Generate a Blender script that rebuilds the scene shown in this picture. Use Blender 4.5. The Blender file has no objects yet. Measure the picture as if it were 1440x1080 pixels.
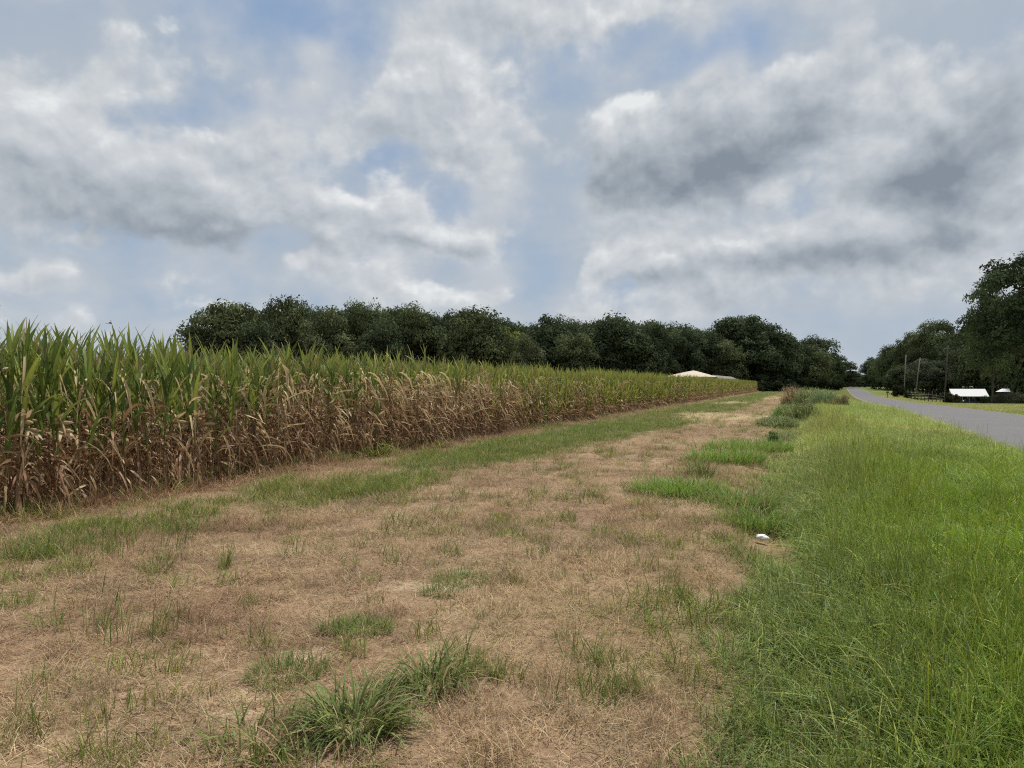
import bpy, math, random
import numpy as np
from mathutils import Vector

R = np.random.default_rng(7)
random.seed(7)
PI = math.pi
scene = bpy.context.scene
COL = scene.collection
CAM_H = 1.65
F = 1060.0            # focal length in pixels of the 1440 px wide photograph
HOR = 541.0

# ------------------------------------------------------------------ helpers
def sstep(a, b, x):
    t = np.clip((np.asarray(x, float) - a) / (b - a), 0, 1)
    return t * t * (3 - 2 * t)

_LAT = np.random.default_rng(3).random((256, 256))
def vnoise(x, y):
    x = np.asarray(x, float); y = np.asarray(y, float)
    xi = np.floor(x).astype(int); yi = np.floor(y).astype(int)
    fx = x - xi; fy = y - yi
    fx = fx * fx * (3 - 2 * fx); fy = fy * fy * (3 - 2 * fy)
    a = _LAT[xi & 255, yi & 255]; b = _LAT[(xi + 1) & 255, yi & 255]
    c = _LAT[xi & 255, (yi + 1) & 255]; d = _LAT[(xi + 1) & 255, (yi + 1) & 255]
    return (a * (1 - fx) + b * fx) * (1 - fy) + (c * (1 - fx) + d * fx) * fy
def fbm(x, y, o=4):
    s = 0.0; a = 0.5; t = 0.0
    for k in range(o):
        s = s + a * vnoise(x * 2 ** k + 17.3 * k, y * 2 ** k + 9.1 * k); t += a; a *= 0.5
    return s / t

# ------------------------------------------------------------------ the lie of the land
_rc = np.array([(-20, -.5), (19.4, 15.75), (35, 21.95), (50, 28.4), (64, 34.2), (104, 52), (145, 70), (190, 89.5),
                (223, 103.6), (298, 134.5), (400, 181), (520, 235.5)])
_rp = np.polyfit(_rc[:, 0], _rc[:, 1], 3)
def road_x(Y): return np.polyval(_rp, Y)
_dy = np.array([-50, 20, 40, 64, 104, 120, 140, 165, 190, 225, 260, 300, 350, 5000])
_dz = np.array([0, 0, -.05, -.28, -.75, -.85, -.95, -1.0, -.98, -.78, -.5, -.2, 0, 0])
_ys = np.linspace(-50, 900, 951)
_zs = np.interp(_ys, _dy, _dz)
_k = np.hanning(31); _k /= _k.sum()
_zs = np.convolve(np.pad(_zs, 15, 'edge'), _k, 'valid')
def dip(Y): return np.interp(Y, _ys, _zs)
def wcoord(X, Y): return X - .386 * Y               # metres right of the line the corn rows run along
def terrain(X, Y, rough=True):
    X = np.asarray(X, float); Y = np.asarray(Y, float)
    w = wcoord(X, Y); wr = X - road_x(Y)
    z = dip(Y) * sstep(-11, -4, wr)
    z = z - 1.2 * sstep(4.5, 13, wr) * sstep(84, 112, Y) * sstep(230, 160, Y)      # the yard lies below the road
    near = sstep(200, 40, Y)
    wob = (fbm(X * .3 + 3, Y * .3, 2) - .5) * 1.2
    z = z - .20 * np.exp(-((w + .35 + wob * .5) / .65) ** 2) * near           # shallow ditch at the foot of the verge
    z = z + .10 * np.exp(-((w - 2.6) / 1.6) ** 2) * near
    if rough:
        m = sstep(3.2, 5.0, np.abs(wr)) * near
        z = z + m * ((fbm(X * .7, Y * .7, 3) - .5) * .12 + (fbm(X * 4, Y * 4, 2) - .5) * .03)
    return z
def T(X, Y): return float(terrain(X, Y))
def gnd(px, py):
    """a point of the ground plane seen at that place of the photograph"""
    Y = F * CAM_H / (py - HOR)
    return (px - 720) / F * Y, Y
def xat(px, Y): return (px - 720) / F * Y

# ------------------------------------------------------------------ mesh helpers
def new_mesh(name, V, Fc, cols=None, smooth=False, mats=None, midx=None):
    me = bpy.data.meshes.new(name)
    V = np.asarray(V, np.float32)
    if isinstance(Fc, np.ndarray):
        n, k = Fc.shape
        me.vertices.add(len(V)); me.vertices.foreach_set('co', V.ravel())
        me.loops.add(n * k); me.loops.foreach_set('vertex_index', Fc.astype(np.int32).ravel())
        me.polygons.add(n); me.polygons.foreach_set('loop_start', np.arange(0, n * k, k, dtype=np.int32))
        me.update(calc_edges=True)
    else:
        me.from_pydata([tuple(map(float, v)) for v in V], [], Fc)
        me.update()
    if cols is not None:
        a = me.color_attributes.new('col', 'FLOAT_COLOR', 'POINT')
        c = np.ones((len(V), 4), np.float32); c[:, :3] = cols
        a.data.foreach_set('color', c.ravel())
    if smooth: me.polygons.foreach_set('use_smooth', np.ones(len(me.polygons), bool))
    for m in (mats or []): me.materials.append(m)
    if midx is not None: me.polygons.foreach_set('material_index', np.asarray(midx, np.int32))
    return me
def link(name, me, parent=None, loc=(0, 0, 0), rot=(0, 0, 0)):
    o = bpy.data.objects.new(name, me); COL.objects.link(o)
    o.location = loc; o.rotation_euler = rot
    if parent is not None: o.parent = parent
    return o
def tag(o, label=None, cat=None, group=None, kind=None):
    if label: o['label'] = label
    if cat: o['category'] = cat
    if group: o['group'] = group
    if kind: o['kind'] = kind
    return o
def thing(name, label, cat, loc=(0, 0, 0), rz=0, group=None):
    return tag(link(name, None, None, loc, (0, 0, rz)), label, cat, group)

class MB:
    """collects shapes into one mesh"""
    def __init__(s): s.v = []; s.f = []
    def add(s, V, Fc):
        b = len(s.v); s.v += [tuple(map(float, v)) for v in V]; s.f += [tuple(b + i for i in f) for f in Fc]; return s
    def box(s, lo, hi, taper=0.0):
        (x0, y0, z0), (x1, y1, z1) = lo, hi; t = taper
        return s.add([(x0, y0, z0), (x1, y0, z0), (x1, y1, z0), (x0, y1, z0), (x0 + t, y0 + t, z1), (x1 - t, y0 + t, z1), (x1 - t, y1 - t, z1), (x0 + t, y1 - t, z1)],
                     [(0, 3, 2, 1), (4, 5, 6, 7), (0, 1, 5, 4), (1, 2, 6, 5), (2, 3, 7, 6), (3, 0, 4, 7)])
    def tube(s, pts, rad, n=8, cap=True):
        pts = [Vector(p) for p in pts]
        if not hasattr(rad, '__len__'): rad = [rad] * len(pts)
        V = []; Fc = []
        for i, p in enumerate(pts):
            d = (pts[min(i + 1, len(pts) - 1)] - pts[max(i - 1, 0)]).normalized()
            a = d.cross(Vector((1, 0, 0)) if abs(d.x) < .8 else Vector((0, 1, 0))).normalized(); b = d.cross(a)
            for k in range(n):
                q = 2 * PI * k / n
                V.append(p + (a * math.cos(q) + b * math.sin(q)) * rad[i])
        for i in range(len(pts) - 1):
            for k in range(n):
                Fc.append((i * n + k, i * n + (k + 1) % n, (i + 1) * n + (k + 1) % n, (i + 1) * n + k))
        if cap:
            Fc.append(tuple(range(n - 1, -1, -1))); Fc.append(tuple(range((len(pts) - 1) * n, len(pts) * n)))
        return s.add(V, Fc)
    def build(s, name, mat, parent=None, loc=(0, 0, 0), rot=(0, 0, 0), smooth=False):
        return link(name, new_mesh(name, s.v, s.f, smooth=smooth, mats=[mat]), parent, loc, rot)

def strips(base, az, length, width, lean, bend, segs=4, cross=2, pw=1.0, tip=.06, fold=.35, twist=None, wave=0.0, base_w=.7, rise=None):
    """many leaf blades at once: base (n,3), heading az, arching from lean to lean+bend (radians from upright)"""
    n = len(base)
    t = np.linspace(0, 1, segs + 1)
    th = lean[:, None] + bend[:, None] * t[None, :] ** pw
    ds = (length / segs)[:, None]
    thm = .5 * (th[:, 1:] + th[:, :-1])
    r = np.concatenate([np.zeros((n, 1)), np.cumsum(np.sin(thm) * ds, 1)], 1)
    z = np.concatenate([np.zeros((n, 1)), np.cumsum(np.cos(thm) * ds, 1)], 1)
    ca, sa = np.cos(az)[:, None], np.sin(az)[:, None]
    C = np.stack([base[:, 0:1] + r * ca, base[:, 1:2] + r * sa, base[:, 2:3] + z], -1)
    prof = np.where(t < .35, base_w + (1 - base_w) * (t / .35), 1 - (1 - tip) * ((t - .35) / .65) ** 1.6)
    hw = .5 * width[:, None] * prof[None, :]
    side = np.stack([-sa + 0 * r, ca + 0 * r, 0 * r], -1)
    nrm = np.stack([-np.cos(th) * ca, -np.cos(th) * sa, np.sin(th)], -1)
    if twist is not None:
        tw = twist[:, None] * t[None, :]
        s2 = side * np.cos(tw)[..., None] + nrm * np.sin(tw)[..., None]
        nrm = -side * np.sin(tw)[..., None] + nrm * np.cos(tw)[..., None]; side = s2
    if wave:
        ph = R.random((n, 1)) * 6.28
        wv = wave * np.sin(t[None, :] * 22 + ph) * width[:, None]
    else: wv = 0 * hw
    L = C - side * hw[..., None] + nrm * (fold * hw + wv)[..., None]
    Rr = C + side * hw[..., None] + nrm * (fold * hw - wv)[..., None]
    if cross == 2: P = np.stack([L, Rr], 2)
    else: P = np.stack([L, C, Rr], 2)
    V = P.reshape(-1, 3)
    k = cross
    i = np.arange(n)[:, None, None] * ((segs + 1) * k) + np.arange(segs)[None, :, None] * k + np.arange(k - 1)[None, None, :]
    Fc = np.stack([i, i + 1, i + 1 + k, i + k], -1).reshape(-1, 4)
    return V, Fc, (segs + 1) * k, np.tile(np.repeat(t, k), n)

# ------------------------------------------------------------------ materials
def mat_new(name):
    m = bpy.data.materials.new(name); m.use_nodes = True
    nt = m.node_tree; nt.nodes.clear()
    return m, nt, nt.nodes.new('ShaderNodeOutputMaterial')
def N(nt, t, **kw):
    n = nt.nodes.new(t)
    for k, v in kw.items(): setattr(n, k, v)
    return n
def mixc(nt, fac, a, b, blend='MIX'):
    n = N(nt, 'ShaderNodeMix', data_type='RGBA', blend_type=blend)
    for s, v in ((n.inputs[0], fac), (n.inputs[6], a), (n.inputs[7], b)):
        if isinstance(v, bpy.types.NodeSocket): nt.links.new(v, s)
        else: s.default_value = v if not isinstance(v, tuple) or len(v) == 4 else (*v, 1)
    return n.outputs[2]
def math_(nt, op, a, b=0.0, c=0.0, clamp=False):
    n = N(nt, 'ShaderNodeMath', operation=op, use_clamp=clamp)
    for s, v in zip(n.inputs, (a, b, c)):
        if isinstance(v, bpy.types.NodeSocket): nt.links.new(v, s)
        else: s.default_value = v
    return n.outputs[0]
def noise(nt, vec, scale, detail=4, rough=.55, dist=0.0):
    n = N(nt, 'ShaderNodeTexNoise'); n.inputs['Scale'].default_value = scale; n.inputs['Detail'].default_value = detail
    n.inputs['Roughness'].default_value = rough; n.inputs['Distortion'].default_value = dist
    if vec is not None: nt.links.new(vec, n.inputs['Vector'])
    return n.outputs['Fac']
def noise2(*a):
    o = noise(*a); o.node.noise_dimensions = '2D'
    return o
def ramp(nt, fac, stops, interp='LINEAR'):
    n = N(nt, 'ShaderNodeValToRGB'); cr = n.color_ramp; cr.interpolation = interp
    while len(cr.elements) < len(stops): cr.elements.new(.5)
    for e, (p, c) in zip(cr.elements, stops): e.position = p; e.color = (*c, 1) if len(c) == 3 else c
    if fac is not None: nt.links.new(fac, n.inputs[0])
    return n.outputs[0]

def leaf_mat(name, tinted, trans=.35, rough=.55, spec=.25):
    m, nt, out = mat_new(name)
    a = N(nt, 'ShaderNodeAttribute', attribute_name='col')
    c = a.outputs['Color']
    if tinted:
        t = N(nt, 'ShaderNodeAttribute', attribute_name='tint', attribute_type='INSTANCER')
        c = mixc(nt, 1.0, c, t.outputs['Color'], 'MULTIPLY')
    p = N(nt, 'ShaderNodeBsdfPrincipled'); nt.links.new(c, p.inputs['Base Color'])
    p.inputs['Roughness'].default_value = rough; p.inputs['Specular IOR Level'].default_value = spec
    tr = N(nt, 'ShaderNodeBsdfTranslucent'); nt.links.new(c, tr.inputs['Color'])
    mx = N(nt, 'ShaderNodeMixShader'); mx.inputs[0].default_value = trans
    nt.links.new(p.outputs[0], mx.inputs[1]); nt.links.new(tr.outputs[0], mx.inputs[2]); nt.links.new(mx.outputs[0], out.inputs[0])
    return m
M_GRASS_I = leaf_mat('grass blade', True, .35)
M_GRASS = leaf_mat('grass clump blade', False, .35)
M_CORN = leaf_mat('corn leaf', False, .33, .5, .3)
M_TREE = leaf_mat('tree leaf', False, .22, .8, .04)

def simple_mat(name, col, rough=.7, var=.2, scale=6.0, metal=0.0, bump=0.0, spec=.4):
    m, nt, out = mat_new(name)
    tc = N(nt, 'ShaderNodeTexCoord')
    f = noise(nt, tc.outputs['Object'], scale, 6, .6)
    c = mixc(nt, f, tuple(x * (1 - var) for x in col), tuple(min(1, x * (1 + var)) for x in col))
    p = N(nt, 'ShaderNodeBsdfPrincipled'); nt.links.new(c, p.inputs['Base Color'])
    p.inputs['Roughness'].default_value = rough; p.inputs['Metallic'].default_value = metal; p.inputs['Specular IOR Level'].default_value = spec
    if bump:
        b = N(nt, 'ShaderNodeBump'); b.inputs['Strength'].default_value = bump; b.inputs['Distance'].default_value = .05
        nt.links.new(f, b.inputs['Height']); nt.links.new(b.outputs[0], p.inputs['Normal'])
    nt.links.new(p.outputs[0], out.inputs[0])
    return m
M_BARK = simple_mat('bark', (.10, .08, .062), .9, .45, 9, bump=.8)
M_POLEWOOD = simple_mat('weathered pole wood', (.24, .22, .195), .9, .3, 8)
M_POLEDARK = simple_mat('dark pole wood', (.08, .065, .055), .9, .3, 8)
M_METAL = simple_mat('galvanised steel', (.35, .36, .37), .45, .2, 5, .6)
M_DARK = simple_mat('dark paint', (.03, .032, .036), .4, .3, 4)
M_RUBBER = simple_mat('rubber', (.02, .02, .02), .8, .2, 10)
M_GLASS = simple_mat('dark window glass', (.02, .025, .03), .08, .1, 3, spec=.6)
M_WHITE = simple_mat('white painted metal', (.52, .53, .545), .5, .12, 2.5)
M_TAN = simple_mat('pale tan roofing', (.56, .47, .38), .85, .12, 3)
M_WALL = simple_mat('house siding', (.30, .26, .22), .85, .15, 3)
M_FOAM = simple_mat('white scrap', (.85, .85, .83), .6, .08, 30)
M_CERAMIC = simple_mat('insulator', (.2, .12, .08), .3, .1, 10)

# ------------------------------------------------------------------ what grows where
def fields(X, Y):
    """green share of the mown strip, bare soil share, verge share"""
    w = wcoord(X, Y)
    n1 = fbm(X * .35 + 40, Y * .35 + 11, 4); n2 = fbm(X * 1.6, Y * 1.6 + 50, 3)
    edge = -.3 + (fbm(X * .45 + 9, Y * .45, 3) - .5) * 1.3 + (fbm(X * 1.7 + 2, Y * 1.7, 2) - .5) * .7 - .55 * np.exp(-((Y - 14.5) / 1.8) ** 2) - .5 * np.exp(-((Y - 40) / 20) ** 2)
    verge = sstep(-.35, .4, w - edge + (n2 - .5) * .8)
    c = np.interp(Y, [4, 8, 20, 30, 60, 160], [-7.3, -7.3, -7.2, -6.9, -6.6, -6.5])
    hw = np.interp(Y, [4, 8, 20, 30, 60, 160], [.8, 1.4, 1.8, 2.2, 2.4, 2.4])
    amp = np.interp(Y, [3, 8, 12, 16, 22, 160], [.2, .46, .66, .88, 1.12, 1.1])
    band = amp * np.exp(-np.abs((w - c) / hw) ** 3)
    green = sstep(.22, .92, band + (n1 - .5) * 1.0 + (n2 - .5) * .55)
    scat = sstep(.62, .8, n1 * .6 + n2 * .4) * .55
    green = np.maximum(green, scat * sstep(-9.4, -8.8, w))
    green = np.maximum(green, np.exp(-((w + .75) / .5) ** 2) * sstep(.4, .65, n1 * .5 + n2 * .5) * .45)
    straw = 0 * X                      # pale dead straw patches
    for (px, py, rx, ry) in ((1040, 587, 3.6, 4.2), (985, 583, 2.0, 2.0), (1030, 567, 1.6, 6), (1090, 560, 1.6, 12)):
        x, y = gnd(px, py)
        straw = np.maximum(straw, np.exp(-(((X - x) - .386 * (Y - y)) / rx) ** 2 - ((Y - y) / ry) ** 2))
    straw = sstep(.3, .6, straw + (n2 - .5) * .5)
    green = green * (1 - straw)
    bare = 0 * X
    for (px, py, rx, ry) in ((590, 822, .55, .3), (520, 845, .45, .2), (420, 925, .42, .2), (335, 975, .24, .1), (350, 1000, .2, .1), (640, 800, .3, .2)):
        x, y = gnd(px, py)
        bare = np.maximum(bare, np.exp(-(((X - x) * .8 + (Y - y) * .2) / rx) ** 2 - ((Y - y) / ry) ** 2))
    track = np.exp(-((w + 3.1) / .3) ** 2) + .7 * np.exp(-((w + 4.95) / .3) ** 2)
    bare = bare + track * sstep(.45, .62, fbm(X * 1.1 + 7, Y * 1.1 + 3, 3)) * .62
    bare = sstep(.55, .8, bare * .72 + (n2 - .5) * 1.3)
    return green, bare, verge, straw, n1, n2

# ------------------------------------------------------------------ ground sheet
def ground():
    ys = np.concatenate([np.arange(-12, 2, .8), np.arange(2, 16, .1), np.arange(16, 40, .25), np.arange(40, 120, .8), np.arange(120, 420, 3), np.geomspace(420, 6000, 24)])
    ts = np.concatenate([-np.geomspace(4000, 30, 24), np.arange(-29, -12, .7), np.arange(-12, 14, .1), np.arange(14, 40, .5), np.geomspace(40, 4000, 34)])
    Tt, Yy = np.meshgrid(ts, ys)
    X = Tt + .4 * Yy
    Z = terrain(X, Yy)
    wr = X - road_x(Yy)
    Z = Z - .06 * sstep(3.1, 2.7, np.abs(wr))          # bed under the road sheet
    ny, nx = X.shape
    V = np.stack([X, Yy, Z], -1).reshape(-1, 3)
    i = (np.arange(ny - 1)[:, None] * nx + np.arange(nx - 1)[None, :])
    Fc = np.stack([i, i + 1, i + 1 + nx, i + nx], -1).reshape(-1, 4)
    x, y = V[:, 0], V[:, 1]; w = wcoord(x, y)
    g, b, vg, st, n1, n2 = fields(x, y)
    C = np.zeros((len(V), 3))
    dry = np.array([.34, .24, .155]); dry2 = np.array([.26, .175, .115])
    C[:] = dry2 + (dry - dry2) * n1[:, None]
    def blend(col, m): C[:] = C * (1 - m[:, None]) + np.array(col) * m[:, None]
    blend((.085, .125, .03), g * .85)
    blend((.46, .38, .23), st * .8)
    blend((.46, .36, .25), b * .9)
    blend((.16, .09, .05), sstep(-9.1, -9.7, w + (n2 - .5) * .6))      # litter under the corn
    blend((.115, .125, .035), vg)
    wr2 = x - road_x(y)
    lawn = sstep(2.4, 3.2, wr2)
    blend((.13, .17, .045), lawn)
    blend((.22, .20, .09), lawn * sstep(.55, .7, n1) * .6)
    shade = sstep(26, 34, wr2) * sstep(30, 60, y)                       # wood floor litter, with the shade under the trees painted into its colour
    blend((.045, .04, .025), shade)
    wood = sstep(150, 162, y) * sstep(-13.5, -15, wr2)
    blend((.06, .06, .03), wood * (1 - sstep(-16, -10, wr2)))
    m, nt, out = mat_new('ground')
    tc = N(nt, 'ShaderNodeTexCoord'); a = N(nt, 'ShaderNodeAttribute', attribute_name='col')
    f1 = noise(nt, tc.outputs['Object'], 9, 6, .7); f2 = noise(nt, tc.outputs['Object'], 70, 4, .7)
    c = mixc(nt, 1.0, a.outputs['Color'], ramp(nt, f1, [(.25, (.6, .58, .55)), (.75, (1.35, 1.35, 1.35))]), 'MULTIPLY')
    c = mixc(nt, 1.0, c, ramp(nt, f2, [(.3, (.6, .58, .56)), (.7, (1.35, 1.35, 1.3))]), 'MULTIPLY')
    p = N(nt, 'ShaderNodeBsdfPrincipled'); nt.links.new(c, p.inputs['Base Color']); p.inputs['Roughness'].default_value = .95; p.inputs['Specular IOR Level'].default_value = .1
    bp = N(nt, 'ShaderNodeBump'); bp.inputs['Strength'].default_value = .6; bp.inputs['Distance'].default_value = .03
    nt.links.new(f2, bp.inputs['Height']); nt.links.new(bp.outputs[0], p.inputs['Normal'])
    nt.links.new(p.outputs[0], out.inputs[0])
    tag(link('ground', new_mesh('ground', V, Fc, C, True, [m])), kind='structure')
ground()

# ------------------------------------------------------------------ road
def road():
    ys = np.concatenate([np.arange(-15, 60, .6), np.arange(60, 300, 2), np.arange(300, 440, 6)])
    us = np.array([-2.95, -2.8, -2.2, -1.2, -.4, 0, .4, 1.2, 2.2, 2.8, 2.95])
    V = []; C = []
    for y in ys:
        d = np.polyval(np.polyder(_rp), y); n = math.hypot(1, d)
        for u in us:
            uu = u + (0.10 * (vnoise(y * 1.3, u * 3.1) - .5) * 2 if abs(u) > 2.9 else 0)
            x = float(road_x(y)) + uu / n; yy = y - uu * d / n
            z = float(terrain(x, yy, False)) + .035 + .03 * (1 - (u / 2.95) ** 2) - (.05 if abs(u) > 2.9 else 0)
            V.append((x, yy, z)); C.append((u, 0, 0))
    nx = len(us); ny = len(ys)
    i = (np.arange(ny - 1)[:, None] * nx + np.arange(nx - 1)[None, :])
    Fc = np.stack([i, i + 1, i + 1 + nx, i + nx], -1).reshape(-1, 4)
    m, nt, out = mat_new('old asphalt')
    tc = N(nt, 'ShaderNodeTexCoord'); P = tc.outputs['Object']
    f1 = noise(nt, P, .35, 4, .6); f2 = noise(nt, P, 45, 3, .7); f3 = noise(nt, P, 2.2, 6, .65)
    c = mixc(nt, f1, (.102, .099, .101), (.138, .134, .136))
    c = mixc(nt, 1.0, c, ramp(nt, f2, [(.3, (.72, .72, .72)), (.7, (1.25, 1.25, 1.25))]), 'MULTIPLY')
    c = mixc(nt, ramp(nt, f3, [(.56, (0, 0, 0)), (.66, (1, 1, 1))]), c, mixc(nt, 1.0, c, (.72, .72, .73), 'MULTIPLY'))
    a = N(nt, 'ShaderNodeAttribute', attribute_name='col')
    sx = N(nt, 'ShaderNodeSeparateXYZ'); nt.links.new(a.outputs['Vector'], sx.inputs[0])
    e = math_(nt, 'ABSOLUTE', sx.outputs[0])
    e = math_(nt, 'ADD', e, math_(nt, 'MULTIPLY', math_(nt, 'SUBTRACT', f3, .5), 1.0))
    edge = ramp(nt, math_(nt, 'DIVIDE', e, 3.0), [(.86, (0, 0, 0)), (.97, (1, 1, 1))])
    c = mixc(nt, edge, c, (.24, .215, .17))                                # pale grit along the broken edges
    p = N(nt, 'ShaderNodeBsdfPrincipled'); nt.links.new(c, p.inputs['Base Color']); p.inputs['Roughness'].default_value = .8; p.inputs['Specular IOR Level'].default_value = .3
    bp = N(nt, 'ShaderNodeBump'); bp.inputs['Strength'].default_value = .5; bp.inputs['Distance'].default_value = .01
    nt.links.new(f2, bp.inputs['Height']); nt.links.new(bp.outputs[0], p.inputs['Normal'])
    nt.links.new(p.outputs[0], out.inputs[0])
    tag(link('road', new_mesh('road', np.array(V), Fc, np.array(C), True, [m])), kind='structure')
road()

# ------------------------------------------------------------------ scattering (for growth nobody could count)
def scatter(name, label, cat, P, rot, scl, idx, tint, sources):
    me = bpy.data.meshes.new(name)
    P = np.asarray(P, np.float32); n = len(P)
    me.vertices.add(n); me.vertices.foreach_set('co', P.ravel())
    at = me.attributes
    a = at.new('rot', 'FLOAT_VECTOR', 'POINT'); a.data.foreach_set('vector', np.asarray(rot, np.float32).ravel())
    a = at.new('scl', 'FLOAT_VECTOR', 'POINT'); a.data.foreach_set('vector', np.asarray(scl, np.float32).ravel())
    a = at.new('idx', 'INT', 'POINT'); a.data.foreach_set('value', np.asarray(idx, np.int32))
    a = at.new('tint', 'FLOAT_COLOR', 'POINT'); c = np.ones((n, 4), np.float32); c[:, :3] = tint; a.data.foreach_set('color', c.ravel())
    o = link(name, me); tag(o, label, cat, kind='stuff')
    kit = bpy.data.collections.new(name + ' kit')
    for k, s in enumerate(sources):
        s.name = name + '_piece.%03d' % (k + 1); kit.objects.link(s)
    ng = bpy.data.node_groups.new(name + ' spread', 'GeometryNodeTree')
    ng.interface.new_socket('Geometry', in_out='INPUT', socket_type='NodeSocketGeometry')
    ng.interface.new_socket('Geometry', in_out='OUTPUT', socket_type='NodeSocketGeometry')
    gi = ng.nodes.new('NodeGroupInput'); go = ng.nodes.new('NodeGroupOutput')
    ip = ng.nodes.new('GeometryNodeInstanceOnPoints'); ci = ng.nodes.new('GeometryNodeCollectionInfo')
    ci.inputs['Collection'].default_value = kit; ci.inputs['Separate Children'].default_value = True; ci.inputs['Reset Children'].default_value = True
    ip.inputs['Pick Instance'].default_value = True
    def na(nm, t):
        q = ng.nodes.new('GeometryNodeInputNamedAttribute'); q.data_type = t; q.inputs['Name'].default_value = nm
        return next(s for s in q.outputs if s.enabled and s.name == 'Attribute')
    L = ng.links.new
    L(gi.outputs[0], ip.inputs['Points']); L(ci.outputs[0], ip.inputs['Instance'])
    L(na('idx', 'INT'), ip.inputs['Instance Index']); L(na('rot', 'FLOAT_VECTOR'), ip.inputs['Rotation']); L(na('scl', 'FLOAT_VECTOR'), ip.inputs['Scale'])
    L(ip.outputs[0], go.inputs[0])
    md = o.modifiers.new('spread', 'NODES'); md.node_group = ng
    return o
def loose(me): return bpy.data.objects.new(me.name, me)

def tuft(n, rad, len_, wid, lean, bend, segs, colfn, name, rng_seed, tip=.1, mat=None, fold=.2):
    g = np.random.default_rng(rng_seed)
    r = rad * np.sqrt(g.random(n)); q = g.random(n) * 2 * PI
    base = np.stack([r * np.cos(q), r * np.sin(q), -.01 + 0 * r], -1)
    V, Fc, k, t = strips(base, g.random(n) * 2 * PI, g.uniform(*len_, n), g.uniform(*wid, n), g.uniform(*lean, n), g.uniform(*bend, n), segs, 2, 1.0, tip, fold, g.normal(0, .6, n))
    C = np.repeat(colfn(g, n), k, 0)
    return new_mesh(name, V, Fc, C, False, [mat or M_GRASS_I])
def col_dry(g, n):
    b = g.uniform(.55, 1.35, n)[:, None]; k = g.random(n)[:, None]
    return b * np.where(k < .6, [[1, 1, 1]], np.where(k < .85, [[1.2, 1.3, 1.35]], [[.72, .6, .5]]))
def col_green(g, n):
    b = g.uniform(.6, 1.35, n)[:, None]; k = g.random(n)[:, None]
    return b * np.where(k < .75, [[1, 1, 1]], np.where(k < .9, [[1.5, 1.25, 1.1]], [[2.1, 1.45, 1.9]]))

def seed_stalks(n, rad, h, seed):
    g = np.random.default_rng(seed)
    r = rad * np.sqrt(g.random(n)); q = g.random(n) * 2 * PI
    base = np.stack([r * np.cos(q), r * np.sin(q), 0 * r], -1)
    V, Fc, k, t = strips(base, g.random(n) * 2 * PI, g.uniform(*h, n), np.full(n, .004), g.uniform(.02, .2, n), g.uniform(.05, .45, n), 5, 2, 1.5, 1.0, .3)
    C = np.where((t > .8)[:, None], [[1.9, 1.3, 1.8]], [[1.25, 1.05, 1.0]]) * np.repeat(g.uniform(.7, 1.2, n), k)[:, None]
    return V, Fc, C
def join(parts):
    V = []; Fc = []; C = []; b = 0
    for v, f, c in parts:
        V.append(v); Fc.append(f + b); C.append(c); b += len(v)
    return np.concatenate(V), np.concatenate(Fc), np.concatenate(C)
def mesh_parts(me):
    V = np.zeros(len(me.vertices) * 3, np.float32); me.vertices.foreach_get('co', V)
    Fi = np.zeros(len(me.loops), np.int32); me.loops.foreach_get('vertex_index', Fi)
    C = np.zeros(len(me.vertices) * 4, np.float32); me.color_attributes['col'].data.foreach_get('color', C)
    return V.reshape(-1, 3), Fi.reshape(-1, 4), C.reshape(-1, 4)[:, :3]

def spread_points(bands, w0, w1, xlim=True):
    """jittered points between two lines parallel to the corn rows, thinning out with distance; bands: (Y0, Y1, per m2)"""
    out = []; den = []
    for (y0, y1, d) in bands:
        n = int((y1 - y0) * (w1 - w0) * d)
        y = R.uniform(y0, y1, n); w = R.uniform(w0, w1, n); x = w + .386 * y
        k = np.abs(x) < .72 * y + 1.0
        out.append(np.stack([x[k], y[k]], -1)); den.append(np.full(k.sum(), d))
    return np.concatenate(out), np.concatenate(den)

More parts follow.
